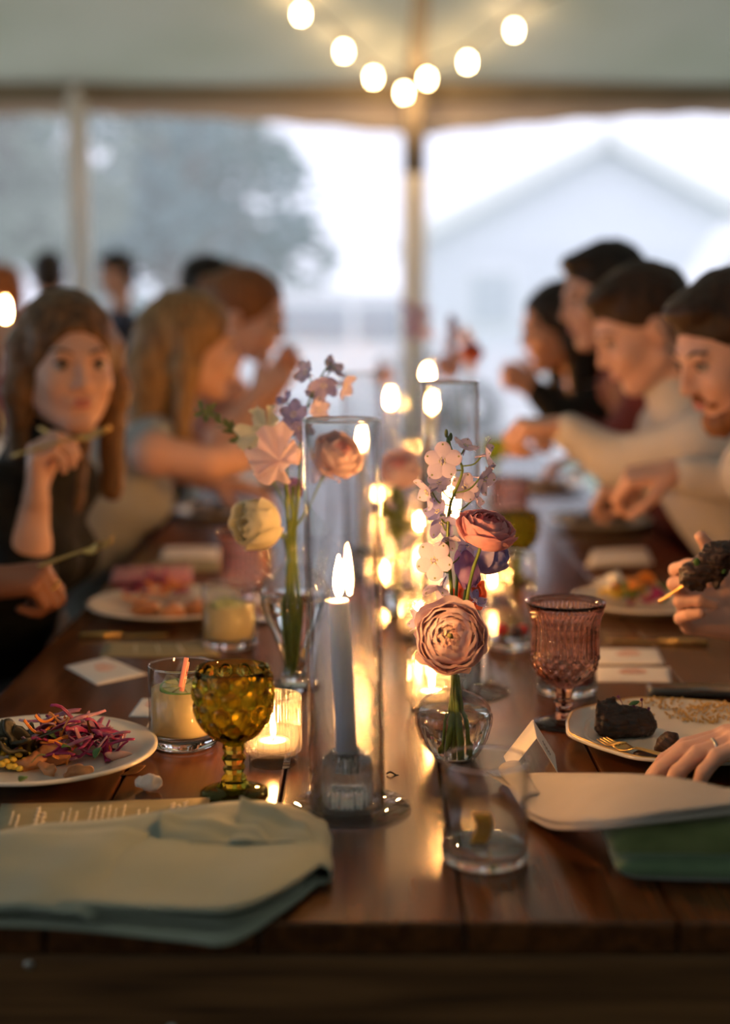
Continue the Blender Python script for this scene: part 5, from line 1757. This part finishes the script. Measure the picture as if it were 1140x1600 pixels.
C_BLACK = mat('black_knit', (0.006, 0.006, 0.006), rough=0.8, c2=(0.012, 0.012, 0.011), ns=30, spec=0.2)
C_BLUE = mat('grey_blue_cloth', (0.30, 0.32, 0.33), rough=0.8, c2=(0.36, 0.38, 0.39), ns=12)
C_SHIRT = mat('cream_shirt', (0.58, 0.55, 0.52), rough=0.8, c2=(0.63, 0.60, 0.57), ns=8, bump=0.3, bs=30)
C_NAVY = mat('navy_suit', (0.02, 0.03, 0.06), rough=0.8, c2=(0.03, 0.04, 0.075), ns=20)
C_WINE = mat('wine_dress', (0.10, 0.012, 0.018), rough=0.7, c2=(0.14, 0.02, 0.026), ns=20)
C_PATT = mat('dark_patterned_cloth', (0.018, 0.022, 0.018), rough=0.8, c2=(0.10, 0.11, 0.10), ns=32, lo=0.5, hi=0.62)
C_PEACH = mat('dusty_rose_dress', (0.30, 0.15, 0.13), rough=0.8, c2=(0.34, 0.18, 0.15), ns=12)
C_TROU = mat('dark_trousers', (0.02, 0.02, 0.022), rough=0.85, c2=(0.03, 0.03, 0.03), ns=20)
M['shoe'] = mat('black_shoe', (0.015, 0.012, 0.01), rough=0.35)
M['eyewhite'] = mat('eye_white', (0.42, 0.36, 0.33), rough=0.2)
M['iris'] = mat('brown_iris', (0.04, 0.02, 0.012), rough=0.15)
M['lip'] = mat('lips', (0.50, 0.17, 0.15), rough=0.4, c2=(0.54, 0.2, 0.17), ns=60)
M['pearl'] = mat('pearl_gold', (0.85, 0.72, 0.5), rough=0.2, metal=0.6)

def hand(F, wrist, d, n, right, curls, spread=1.0, s=1.0, thumb=(0.6, 0.75, 0.35), tc=25, k=0.0035):
    d = Vector(d).normalized()
    n = Vector(n)
    n = (n - d * n.dot(d)).normalized()
    th = d.cross(n) * (1 if right else -1)
    w = Vector(wrist)
    J = []
    off = [0.0275, 0.0092, -0.0090, -0.0255]
    ln = [(0.042, 0.026, 0.021), (0.046, 0.029, 0.022), (0.042, 0.027, 0.021), (0.033, 0.021, 0.018)]
    pl = [0.088, 0.090, 0.085, 0.078]
    for q in range(4):
        kn = w + d * pl[q] * s + th * off[q] * s * spread
        F.cone(w + th * off[q] * 0.62 * s + d * 0.008, kn, 0.0155 * s, 0.0115 * s, 0.012)
        dr = (d + th * 0.10 * (1.5 - q) * (spread - 0.8)).normalized()
        p, ang, r = kn, 0.0, 0.0098 * s
        js = [kn]
        for sgm in range(3):
            ang += R(curls[q][sgm])
            e = p + (dr * math.cos(ang) + n * math.sin(ang)) * ln[q][sgm] * s
            F.cone(p, e, r * (0.92 if q == 3 else 1), r * (0.8 if q == 3 else 0.9), k)
            p, r = e, r * 0.91
            js.append(e)
        J.append(js)
    b = w + d * 0.022 * s + th * 0.022 * s + n * 0.006 * s
    F.cone(w + d * 0.012 * s, b, 0.016 * s, 0.0165 * s, 0.012)
    dr = (d * thumb[0] + th * thumb[1] + n * thumb[2]).normalized()
    p = b
    js = [p]
    for i, (L, ra, rb) in enumerate(((0.044, 0.0155, 0.0118), (0.032, 0.0112, 0.0104), (0.026, 0.0104, 0.0082))):
        e = p + dr * L * s
        F.cone(p, e, ra * s, rb * s, 0.008 if i == 0 else k)
        p = e
        js.append(p)
        a = R(tc)
        dr = (dr * math.cos(a) + (d * 0.75 - th * 0.45 + n * 0.3).normalized() * math.sin(a)).normalized()
    J.append(js)
    return J
FIST = [(70, 85, 50)] * 4
GRIP = [(50, 60, 35), (58, 65, 40), (62, 68, 40), (65, 70, 40)]
RELAX = [(18, 25, 15), (22, 28, 18), (26, 30, 18), (30, 32, 20)]

def frame(yaw, pitch, roll=0.0):
    f = Vector((math.cos(yaw) * math.cos(pitch), math.sin(yaw) * math.cos(pitch), math.sin(pitch)))
    l = Vector((-math.sin(yaw), math.cos(yaw), 0))
    u = f.cross(l)
    if roll:
        l, u = l * math.cos(roll) + u * math.sin(roll), u * math.cos(roll) - l * math.sin(roll)
    return Matrix((f, l, u)).transposed()

def chair(label, x, y, yaw, dz=0.0):
    t = thing('dining_chair', label, 'chair', (x, y, 0), yaw, 'wooden dining chairs')
    wm = M['apron']
    sz = 0.380 + dz
    mk('seat', box(0.42, 0.42, 0.035, 0.01, (0, 0, sz)), wm, t)
    for sx in (-1, 1):
        for sy in (-1, 1):
            mk('leg', tube([(0.18 * sx, 0.18 * sy, sz - 0.01), (0.195 * sx, 0.195 * sy, 0)], [0.02, 0.014], 8), wm, t)
    for sy in (-1, 1):
        mk('back_post', tube([(-0.19, 0.18 * sy, sz), (-0.24, 0.18 * sy, 0.88)], [0.018, 0.014], 8), wm, t)
    for z in (0.6, 0.72, 0.85):
        mk('back_slat', box(0.016, 0.36, 0.05, 0.005, (-0.21 - (z - 0.44) * 0.09, 0, z)), wm, t)

def person(label, pel, yaw, head, hyaw, hpitch, skin, hair, hstyle, cloth, arms, group=None, hroll=0.0, sleeve='long', hs=1.0, h=0.006, stand=False,
           trou=None, beard=None, bust=0.0, face=True, collar=False, seat=None, kdy=0.0):
    pel, head = Vector(pel), Vector(head)
    base = Vector((pel.x, pel.y, 0))
    t = thing('person', label, 'person', base, 0, group)
    fw = Vector((math.cos(yaw), math.sin(yaw), 0))
    sd = Vector((-math.sin(yaw), math.cos(yaw), 0))          # left
    H = frame(hyaw, hpitch, hroll)
    HR = H.to_4x4()
    hp = lambda x, y, z: head + H @ Vector((x, y, z)) * hs
    nb = head * 0.80 + pel * 0.20
    nb = head + (pel - head).normalized() * 0.175 + Vector((0, 0, -0.025)) - fw * 0.01
    ax = (pel - nb)
    chest = nb + ax.normalized() * 0.16
    waist = nb + ax * 0.66
    if not stand:                                            # sit upright from the seat, then lean over the table edge
        waist.x = min(waist.x, -0.72) if pel.x < 0 else max(waist.x, 0.86)
    if not stand:
        chest.x = min(chest.x, -0.60) if pel.x < 0 else max(chest.x, 0.76)
    shw = 0.175 if not bust else 0.155
    sh = {s: nb + sd * (s * shw) + Vector((0, 0, -0.055)) for s in (1, -1)}
    pts = [head, nb, pel, chest] + [sh[1], sh[-1]]
    for a in arms:
        pts += [Vector(a['el']), Vector(a['wr']), Vector(a['wr']) + Vector(a['d']).normalized() * 0.2]
    lo = Vector([min(p[i] for p in pts) - 0.16 for i in range(3)])
    hi = Vector([max(p[i] for p in pts) + 0.16 for i in range(3)])
    lo.z = min(min(p.z for p in pts[4:]) - 0.13, chest.z - 0.1)
    F = Field(lo, hi, h)
    # head
    F.ell(hp(-0.010, 0, 0.030), [0.092 * hs, 0.073 * hs, 0.082 * hs], HR, 0.01)
    F.ell(hp(0.032, 0, -0.030), [0.058 * hs, 0.058 * hs, 0.078 * hs], HR, 0.03)
    for s in (1, -1):
        F.cone(hp(0.005, 0.05 * s, -0.055), hp(0.062, 0.012 * s, -0.094), 0.022 * hs, 0.016 * hs, 0.02)
        F.ell(hp(0.064, 0.036 * s, -0.028), [0.02 * hs] * 3, HR, 0.025)
    F.cone(hp(0.066, -0.008, -0.094), hp(0.066, 0.008, -0.094), 0.017 * hs, 0.017 * hs, 0.012)
    F.cone(hp(0.079, -0.034, 0.020), hp(0.079, 0.034, 0.020), 0.010 * hs, 0.010 * hs, 0.014)
    for s in (1, -1):
        F.ell(hp(0.099, 0.031 * s, 0.002), [0.016 * hs, 0.017 * hs, 0.011 * hs], HR, 0.010, sub=True)
    F.cone(hp(0.086, 0, 0.012), hp(0.104, 0, -0.027), 0.007 * hs, 0.010 * hs, 0.008)
    for s in (1, -1):
        F.ell(hp(0.094, 0.010 * s, -0.031), [0.010 * hs, 0.008 * hs, 0.008 * hs], HR, 0.006)
    F.cone(hp(0.084, -0.016, -0.058), hp(0.084, 0.016, -0.058), 0.009 * hs, 0.009 * hs, 0.010)
    for s in (1, -1):
        F.ell(hp(-0.004, 0.074 * s, -0.006), [0.019 * hs, 0.009 * hs, 0.031 * hs], HR, 0.006)
    F.cone(hp(-0.028, 0, -0.05), nb + Vector((0, 0, 0.0)), 0.052 * hs, 0.056, 0.02)
    # shoulders and chest under the clothes
    F.cone(nb + Vector((0, 0, -0.03)), chest, 0.068, 0.09, 0.03)
    for s in (1, -1):
        F.cone(nb + Vector((0, 0, -0.04)), sh[s], 0.052, 0.047, 0.03)
    rings = []
    for a in arms:
        s = 1 if a['side'] == 'L' else -1
        el, wr = Vector(a['el']), Vector(a['wr'])
        z_ = 0.82 if sleeve == 'long' and a.get('cuff', 0.9) > 0.5 else 1.0
        F.cone(sh[s], el, 0.045 * z_, 0.036 * z_, 0.02)
        F.cone(el, el.lerp(wr, 0.35), 0.036 * z_, 0.037 * z_, 0.015)
        F.cone(el.lerp(wr, 0.35), wr, 0.037 * z_, 0.0235, 0.015)
        J = hand(F, wr, a['d'], a['n'], a['side'] == 'R', a.get('c', RELAX), a.get('sp', 1.0), a.get('s', 1.0), a.get('th', (0.6, 0.75, 0.35)), a.get('tc', 25))
        rings.append(J)
    off = tuple(base)
    body = mk('body', F.mesh(off), skin, t)
    # clothes
    lo2 = Vector([min(p[i] for p in pts) - 0.3 for i in range(3)])
    hi2 = Vector([max(p[i] for p in pts) + 0.3 for i in range(3)])
    lo2.z = pel.z - 0.2
    G_ = Field(lo2, hi2, max(h, 0.009))
    G_.ell(pel, [0.16, 0.18, 0.12], HRb(fw, sd), 0.03)
    G_.cone(pel, waist, 0.135, 0.12, 0.05)
    G_.cone(waist, chest, 0.12, 0.125, 0.05)
    for s in (1, -1):
        G_.cone(waist + sd * 0.04 * s, chest + sd * 0.06 * s, 0.105, 0.115, 0.05)
        if bust:
            G_.ell(chest + fw * 0.10 + sd * 0.06 * s + Vector((0, 0, -0.04)), [bust] * 3, None, 0.04)
    if sleeve != 'none':
        for s in (1, -1):
            G_.cone(nb + Vector((0, 0, -0.045)), sh[s], 0.058, 0.056, 0.03)
            G_.cone(sh[s], chest + sd * 0.07 * s, 0.058, 0.11, 0.03)
        G_.cone(nb + Vector((0, 0, -0.02)), chest, 0.07, 0.12, 0.03)
    else:
        for s in (1, -1):
            G_.cone(chest + sd * 0.07 * s + Vector((0, 0, 0.03)), nb + sd * 0.09 * s + Vector((0, 0, -0.03)), 0.085, 0.055, 0.03)
    if collar:
        G_.cone(nb + Vector((0, 0, -0.03)), nb + (head - nb) * 0.30, 0.07, 0.063, 0.015)
    for a in arms:
        s = 1 if a['side'] == 'L' else -1
        el, wr = Vector(a['el']), Vector(a['wr'])
        if sleeve == 'long':
            cut = a.get('cuff', 0.9)
            G_.cone(sh[s], el, 0.064, 0.050, 0.03)
            G_.cone(el, el.lerp(wr, cut), 0.050, 0.039, 0.02)
        elif sleeve == 'short':
            G_.cone(sh[s], sh[s].lerp(el, 0.5), 0.060, 0.055, 0.03)
    v, f = G_.mesh(off)
    v = lump((v, f), 0.006, 9, head.x * 7)[0]
    top = mk('top', (v, f), cloth, t)
    # legs
    K = Field((pel.x - 0.75, pel.y - 0.75, -0.01), (pel.x + 0.75, pel.y + 0.75, pel.z + 0.2), 0.012)
    for s in (1, -1):
        hip = pel + sd * 0.09 * s
        if stand:
            K.cone(hip, base + sd * 0.1 * s + Vector((0, 0, 0.48)), 0.095, 0.065, 0.03)
            K.cone(base + sd * 0.1 * s + Vector((0, 0, 0.48)), base + sd * 0.1 * s + Vector((0, 0, 0.1)), 0.065, 0.05, 0.03)
            foot = base + sd * 0.1 * s
        else:
            kn = hip + fw * 0.42 + Vector((0, kdy, -0.01))
            foot = Vector((kn.x, kn.y, 0)) - fw * 0.02
            K.cone(hip, kn, 0.085, 0.06, 0.03)
            K.cone(kn, foot + Vector((0, 0, 0.1)), 0.06, 0.045, 0.03)
        g = Field(foot - Vector((0.2, 0.2, 0.02)), foot + Vector((0.2, 0.2, 0.16)), 0.009)
        g.cone(foot + Vector((0, 0, 0.045)), foot + fw * 0.14 + Vector((0, 0, 0.034)), 0.042, 0.032, 0.02)
        mk('shoe', g.mesh(off), M['shoe'], t)
    mk('trousers', K.mesh(off), trou or C_TROU, t)
    # hair
    if hair:
        X = Field(head - Vector((0.3, 0.3, 0.45)), head + Vector((0.3, 0.3, 0.25)), max(h, 0.0045))
        hsx = hs
        if hstyle == 'short':
            X.ell(hp(-0.014, 0, 0.040), [0.097 * hs, 0.080 * hs, 0.086 * hs], HR, 0.01)
            X.ell(hp(0.048, 0, 0.088), [0.042 * hs, 0.055 * hs, 0.024 * hs], HR, 0.02)
            X.ell(hp(-0.055, 0, -0.02), [0.05 * hs, 0.066 * hs, 0.06 * hs], HR, 0.02)
            X.ell(hp(0.085, 0, -0.035), [0.080 * hs, 0.10 * hs, 0.088 * hs], HR, 0.008, sub=True)
            for s in (1, -1):
                X.ell(hp(0.005, 0.09 * s, -0.03), [0.03 * hs, 0.03 * hs, 0.05 * hs], HR, 0.008, sub=True)
        else:
            X.ell(hp(-0.016, 0, 0.034), [0.103 * hs, 0.085 * hs, 0.090 * hs], HR, 0.01)
            dn = Vector((0, 0, -1))
            Lh = 0.25 if hstyle == 'long' else 0.19
            if hstyle in ('long', 'bob'):
                for s in (1, -1):
                    a, b = hp(-0.012, 0.070 * s, 0.02), hp(-0.006, 0.080 * s, -0.05)
                    X.cone(a, b, 0.030 * hs, 0.026 * hs, 0.03)
                    X.cone(b, b + dn * (Lh - 0.06) + H @ Vector((-0.02, 0, 0)), 0.026 * hs, 0.020 * hs, 0.03)
                a = hp(-0.06, 0, 0.0)
                X.cone(a, hp(-0.075, 0, -0.07), 0.07 * hs, 0.068 * hs, 0.03)
                X.cone(hp(-0.075, 0, -0.07), hp(-0.085, 0, -0.07) + dn * (Lh - 0.06), 0.068 * hs, 0.045 * hs, 0.03)
            else:   # tied back
                X.ell(hp(-0.06, 0, -0.03), [0.05 * hs, 0.062 * hs, 0.055 * hs], HR, 0.02)
                a = hp(-0.115, 0, 0.045)
                X.ell(a, [0.034 * hs] * 3, None, 0.015)
                if hstyle == 'ponytail':
                    X.cone(a, hp(-0.15, 0.01, -0.05), 0.034, 0.042, 0.02)
                    X.cone(hp(-0.15, 0.01, -0.05), hp(-0.13, 0.01, -0.05) + dn * 0.15, 0.042, 0.02, 0.02)
            X.ell(hp(0.095, 0, -0.045), [0.075 * hs, 0.066 * hs, 0.104 * hs], HR, 0.012, sub=True)
            X.cone(hp(0.09, 0, -0.05), hp(0.11, 0, -0.28), 0.062 * hs, 0.075 * hs, 0.012, sub=True)
        v, f = X.mesh(off)
        v = lump((v, f), 0.004, 40, 3.0)[0]
        mk('hair', (v, f), hair, t)
    if beard:
        X = Field(head - Vector((0.16, 0.16, 0.22)), head + Vector((0.16, 0.16, 0.12)), 0.0045)
        for s in (1, -1):
            X.cone(hp(0.008, 0.066 * s, -0.03), hp(0.03, 0.05 * s, -0.075), 0.012, 0.02, 0.015)
            X.cone(hp(0.03, 0.05 * s, -0.075), hp(0.07, 0.012 * s, -0.10), 0.02, 0.024, 0.015)
            X.cone(hp(0.094, 0.002 * s, -0.044), hp(0.082, 0.026 * s, -0.062), 0.007, 0.007, 0.006)
        v, f = X.mesh(off)
        mk('beard', lump((v, f), 0.003, 60, 1.0), beard, t)
    if face:
        for s in (1, -1):
            e = mk('eye', xf(ellipsoid(0.0122, 0.0122, 0.0122, 14, 10), Matrix.Translation(hp(0.0755, 0.031 * s, 0.002) - base) @ HR @ Matrix.Scale(hs, 4)), M['eyewhite'], t)
            mk('iris', xf(ellipsoid(0.0016, 0.0058, 0.0058, 12, 8), Matrix.Translation(hp(0.0871, 0.0305 * s, 0.002) - base) @ HR @ Matrix.Scale(hs, 4)), M['iris'], e)
            mk('upper_lid', tube([hp(0.083, 0.018 * s, 0.005) - base, hp(0.0895, 0.031 * s, 0.0125) - base, hp(0.080, 0.045 * s, 0.005) - base], [0.0015, 0.003, 0.0015], 6), H_DARK, t)
            mk('eyebrow', tube([hp(0.089, 0.014 * s, 0.022) - base, hp(0.088, 0.032 * s, 0.029) - base, hp(0.074, 0.050 * s, 0.024) - base], [0.003, 0.0032, 0.0015], 6), hair or H_DARK, t)
        for z, rr_ in ((-0.0545, 0.0038), (-0.0625, 0.0048)):
            mk('lip', tube(spline([hp(0.082, -0.021, -0.0585) - base, hp(0.0925, -0.008, z) - base, hp(0.0935, 0, z - 0.0008) - base, hp(0.0925, 0.008, z) - base, hp(0.082, 0.021, -0.0585) - base], 3), [0.001] + [rr_] * 11 + [0.001], 6), M['lip'], t)
    if not stand:
        sx = pel - fw * 0.02
        chair(('wooden dining chair under the ' + ' '.join(label.split()[:10])).rstrip(','), sx.x, sx.y, yaw, pel.z - 0.53)
    return t, rings, H, hp

def HRb(fw, sd):
    return Matrix((fw, sd, Vector((0, 0, 1)))).transposed().to_4x4()

def A(side, el, wr, d, n, **k):
    return dict(side=side, el=el, wr=wr, d=d, n=n, **k)

GL, GR_ = 'guests on the trees side of the table', 'guests on the house side of the table'
# woman in black
w1 = PY(62, 775, 2.44)
t, J, H, hp = person('woman in a black high-neck top with gold earrings and long brown hair', (-0.80, 2.72, 0.52), R(-8), PY(106, 566, 2.60), R(-64), R(-4), SK_A, H_BROWN, 'long', C_BLACK,
       [A('R', PY(38, 888, 2.42), PY(56, 785, 2.42), (0.03, -0.08, 1.0), (0.92, 0.30, -0.1), c=[(55, 60, 30), (60, 62, 35), (64, 66, 38), (66, 70, 40)], th=(0.75, 0.5, 0.55), cuff=0.05),
        A('L', (-0.76, 2.97, 0.84), (-0.64, 2.84, 0.665), (0.25, -0.9, -0.05), (0, 0, -1), c=[(8, 10, 8)] * 4)], GL, bust=0.055, h=0.0045, collar=True, hs=1.07)
bx = t.location
for s in (1, -1):
    p = hp(-0.004, 0.084 * s, -0.050) - bx
    e = mk('earring', tr(lathe([(0.0095 + 0.0035 * math.cos(a), 0.0035 * math.sin(a)) for a in [i * 0.7 for i in range(9)]], 18, close=True), 0, 0, 0), M['pearl'], t, loc=p, rot=(R(90), 0, R(20)))
    mk('pearl_drop', ellipsoid(0.009, 0.009, 0.010, 12, 8, (0, 0, 0)), M['pearl'], e, loc=(0, -0.022, 0))
nk = PY(120, 684, 2.46) - bx
mk('neckline_braid', tube(spline([PY(62, 668, 2.49) - bx, PY(95, 684, 2.455) - bx, PY(135, 686, 2.455) - bx, PY(172, 668, 2.49) - bx], 5), 0.004, 6), M['gold'], t)
# woman in grey-blue sleeveless top
person('woman in a grey-blue sleeveless top turning to her neighbour, dark blond hair half up', (-0.72, 3.36, 0.52), R(4), PY(300, 540, 3.28), R(8), R(-6), SK_A, H_BLOND, 'long', C_BLUE,
       [A('R', PY(330, 724, 3.14), PY(415, 708, 3.28), (0.9, 0.4, 0.0), (0, 0.2, -1), c=RELAX),
        A('L', (-0.55, 3.56, 0.92), (-0.36, 3.45, 0.865), (0.9, -0.3, -0.05), (0, 0, -1), c=RELAX)], GL, bust=0.05, sleeve='none', h=0.006, hs=1.04)
# auburn woman with clasped hands
person('woman with auburn hair tied back, hands raised before her chin', (-0.74, 4.08, 0.54), R(-6), PY(386, 492, 3.86), R(-16), R(-14), SK_A, H_RED, 'bun', C_PEACH,
       [A('R', PY(345, 690, 3.66), PY(402, 618, 3.74), (0.55, 0.1, 0.55), (0.2, 0.9, -0.2), c=GRIP),
        A('L', PY(400, 690, 3.90), PY(428, 610, 3.84), (0.3, -0.25, 0.6), (0.2, -0.9, -0.2), c=RELAX)], GL, bust=0.05, sleeve='short', h=0.006, hs=1.06, kdy=0.24)
person('dark-haired guest half hidden behind the auburn-haired woman', (-0.78, 4.75, 0.54), R(0), PY(330, 458, 4.7), R(10), R(-8), SK_B, H_BLACK, 'short', C_NAVY,
       [A('R', (-0.64, 4.5, 0.90), (-0.44, 4.62, 0.87), (0.9, 0.4, 0), (0, 0, -1))], GL, h=0.008)
# guest mostly out of view, brown hand holding a fork
tL, JL, _, _ = person('guest in dark patterned clothes whose brown hand grips a gold fork', (-0.98, 1.98, 0.52), R(2), (-0.90, 2.0, 1.22), R(-5), R(-12), SK_C, H_BLACK, 'short', C_PATT,
       [A('R', (-0.74, 1.80, 0.86), PY(-32, 915, 2.10), (0.95, 0.02, 0.12), (0.1, 0.35, -0.9), c=FIST, th=(0.7, 0.45, 0.7), tc=30, s=1.05, cuff=0.75),
        A('L', (-0.94, 2.26, 0.84), (-0.80, 2.16, 0.665), (0.5, -0.8, -0.05), (0, 0, -1), c=[(8, 10, 8)] * 4)], GL, h=0.0045, trou=C_PATT)
bl = tL.location
mk('gold_ring', tr(lathe([(0.0118 + 0.002 * math.cos(a), 0.002 * math.sin(a)) for a in [i * 0.79 for i in range(8)]], 18, close=True)), M['gold'], tL, loc=JL[0][1][0].lerp(JL[0][1][1], 0.5) - bl, rot=basis(JL[0][1][1] - JL[0][1][0]).to_euler())
fork('gold fork gripped in the brown hand over the table edge', PY(5, 905, 2.12), PY(180, 846, 2.10), (0, -0.5, 0.8))
fork('gold fork raised in the hand of the woman in black', PY(20, 712, 2.404), PY(172, 672, 2.362), (0, -0.5, 0.8))

# --- the house side
person('bearded man in a cream shirt with auburn hair, looking down at his plate', (1.02, 2.50, 0.53), R(178), PY(1148, 542, 2.42), R(196), R(-24), SK_A, H_DARK, 'short', C_SHIRT,
       [A('L', (0.90, 2.24, 0.90), (0.78, 2.36, 0.85), (-0.6, 0.6, -0.05), (0, 0, -1), c=RELAX),
        A('R', (0.86, 2.72, 0.92), PY(1052, 738, 2.68), (-0.95, 0.0, -0.1), (0, 0.3, -1), c=GRIP)], GR_, beard=H_RED, h=0.005, hs=1.07, collar=True)
person('dark-haired man in a cream shirt bowing his head with a hand reaching over the table', (1.00, 3.08, 0.53), R(180), PY(1006, 512, 3.0), R(186), R(-26), SK_A, H_DARK, 'short', C_SHIRT,
       [A('L', PY(965, 722, 2.95), PY(880, 668, 2.98), (-1, 0.0, 0.05), (0, 0.2, -1), c=GRIP, cuff=0.9),
        A('R', (0.84, 3.27, 0.92), (0.62, 3.20, 0.88), (-0.9, -0.2, 0.0), (0, 0, -1), c=GRIP)], GR_, h=0.006, hs=1.08, collar=True)
person('black-haired man in a wine-coloured top between the men in cream and the woman', (1.00, 3.68, 0.54), R(180), PY(945, 462, 3.6), R(190), R(-12), SK_A, H_BLACK, 'short', C_WINE,
       [A('L', PY(960, 705, 3.5), PY(905, 672, 3.5), (-0.9, 0.3, 0.1), (0, 0.2, -1), c=GRIP),
        A('R', (0.86, 3.84, 0.94), (0.64, 3.80, 0.90), (-0.9, 0, 0), (0, 0, -1))], GR_, h=0.007, hs=1.1, kdy=-0.12)
person('woman with long black hair in a dark dress', (0.98, 4.26, 0.54), R(180), PY(872, 510, 4.12), R(192), R(-10), SK_B, H_BLACK, 'long', C_BLACK,
       [A('L', PY(880, 655, 3.98), PY(838, 612, 4.02), (-0.6, 0.1, 0.45), (0.2, 0.7, -0.5), c=GRIP),
        A('R', (0.80, 4.47, 0.94), (0.60, 4.46, 0.90), (-0.9, 0, 0), (0, 0, -1))], GR_, h=0.007, bust=0.05, hs=1.08)
# guest out of view whose two hands reach the scalloped plate
fp = P(1075, 1190, pr1.z + 0.026)
wrL = PY(1284, 1148, 1.478)
wrR = PY(1158, 968, 1.885)
tR, JR, _, _ = person('guest seated by the scalloped plate, ring on one hand and the other lifting a fork', (1.08, 1.72, 0.53), R(178), (0.90, 1.74, 1.27), R(184), R(-16), SK_A, H_BROWN, 'bob', C_WINE,
       [A('L', (0.76, 1.44, 0.86), wrL, (-0.95, 0.03, -0.06), (0.05, -0.15, -1), c=[(12, 20, 14), (13, 22, 15), (16, 24, 16), (20, 26, 18)], th=(0.9, 0.36, 0.08), tc=8, cuff=0.3, s=1.08),
        A('R', (0.72, 1.98, 0.84), wrR, (-0.90, -0.20, 0.28), (0.28, -0.85, 0.40), c=[(40, 52, 20), (44, 66, 40), (50, 80, 50), (40, 50, 25)], th=(0.62, 0.75, 0.30), tc=14, cuff=0.3, sp=1.12)], GR_, h=0.003, sleeve='short', bust=0.05)
br_ = tR.location
q0, q1 = JR[0][2][0], JR[0][2][1]
mk('silver_ring', lathe([(0.0106 + 0.0012 * math.cos(a), 0.0016 * math.sin(a)) for a in [i * 0.79 for i in range(8)]], 24, close=True), M['steel'], tR, loc=q0.lerp(q1, 0.55) - br_, rot=basis(q1 - q0).to_euler())
# fork with a piece of beef held up in the far hand
fk0, fk1 = PY(1050, 925, 1.80), PY(1150, 868, 1.80)
fork('gold fork lifted in the far hand with a piece of beef', PY(1030, 940, 1.845), PY(1142, 872, 1.765), (0.3, -0.6, 0.7))
Fb = Field((-0.08, -0.05, -0.06), (0.09, 0.05, 0.07), 0.0022)
Fb.cone((-0.030, 0, -0.014), (0.0, 0, 0.010), 0.016, 0.018, 0.008)
Fb.cone((0.0, 0, 0.010), (0.05, 0, 0.022), 0.018, 0.015, 0.008)
Fb.cone((-0.012, -0.004, 0.004), (-0.018, 0, -0.026), 0.010, 0.006, 0.006)
Fb.cone((0.004, -0.006, 0.0), (0.0, -0.004, -0.024), 0.008, 0.005, 0.006)
v, f = Fb.mesh()
v = lump(lump((v, f), 0.004, 80, 7.0), 0.0018, 260, 3.0)[0]
food('beef_piece', (v, f), M['beef'], 'glazed piece of braised beef lifted on the fork', 'meat', PY(1118, 884, 1.757))
for i, (px, py) in enumerate(((1088, 885), (1129, 898))):
    food('herb_leaf', lump(ellipsoid(0.004, 0.002, 0.0045, 8, 6), 0.0012, 200, i), M['herb'], 'tiny herb leaf stuck to the lifted beef', 'herb', PY(px, py - 7, 1.7435), (0, 0, 0), 'herb bits on the lifted beef')

# --- guests standing further back
for px, py, Y, sk, hr, hst, cl_, lab, hy in ((76, 432, 7.0, SK_B, H_BLACK, 'short', C_BLACK, 'standing guest in black seen from behind beside the slim pole', 100),
                                           (182, 428, 7.6, SK_A, H_BLACK, 'short', C_NAVY, 'standing man in a navy suit in profile beside the slim pole', 200),
                                           (8, 455, 6.4, SK_B, H_RED, 'long', C_WINE, 'standing woman with auburn hair at the neighbouring table', 60)):
    hd = PY(px, py, Y)
    person(lab, (hd.x, Y + 0.02, 0.86), R(hy), hd, R(hy), R(-6), sk, hr, hst, cl_,
           [A('R', (hd.x + 0.25, Y + 0.05, 1.08), (hd.x + 0.22, Y - 0.12, 0.95), (0, -0.5, -0.8), (-1, 0, 0)), A('L', (hd.x - 0.25, Y + 0.05, 1.08), (hd.x - 0.22, Y - 0.12, 0.95), (0, -0.5, -0.8), (1, 0, 0))],
           'guests standing further back', h=0.009, stand=True)

# neighbouring table with a lit candle by the tent's long side
nt_ = thing('round_table', 'round table with a white cloth at the back of the tent', 'table', (-1.30, 5.55, 0))
mk('table_top', lathe([(0, 0.72), (0.6, 0.72), (0.605, 0.735), (0.6, 0.75), (0, 0.75)], 48), M['apron'], nt_)
mk('pedestal', lathe([(0, 0), (0.28, 0), (0.25, 0.03), (0.06, 0.08), (0.045, 0.6), (0.1, 0.72), (0, 0.72)], 24), M['apron'], nt_)
mk('cloth', lathe([(0, 0.752), (0.606, 0.752), (0.612, 0.74), (0.63, 0.6), (0.65, 0.45)], 72, lambda r, z, a, i: (r * (1 + (0.03 * math.sin(a * 14) if i > 2 else 0)), z)), M['paper'], nt_)
cb = PY(8, 490, 5.5)
bb = Vector((cb.x, cb.y, 0.753))
sh_ = thing('candlestick', 'tall candlestick on the round table', 'candlestick', bb)
mk('stick', lathe([(0, 0), (0.05, 0), (0.05, 0.008), (0.012, 0.02), (0.010, 0.18), (0.016, 0.2), (0.016, 0.22), (0, 0.22)], 20), M['gold'], sh_)
candle('lit candle on the candlestick of the round table', bb + Vector((0, 0, 0.221)), Vector((cb.x, cb.y, cb.z - 0.02)), group='taper candles', wax=M['wax_white'], flame=1.6)
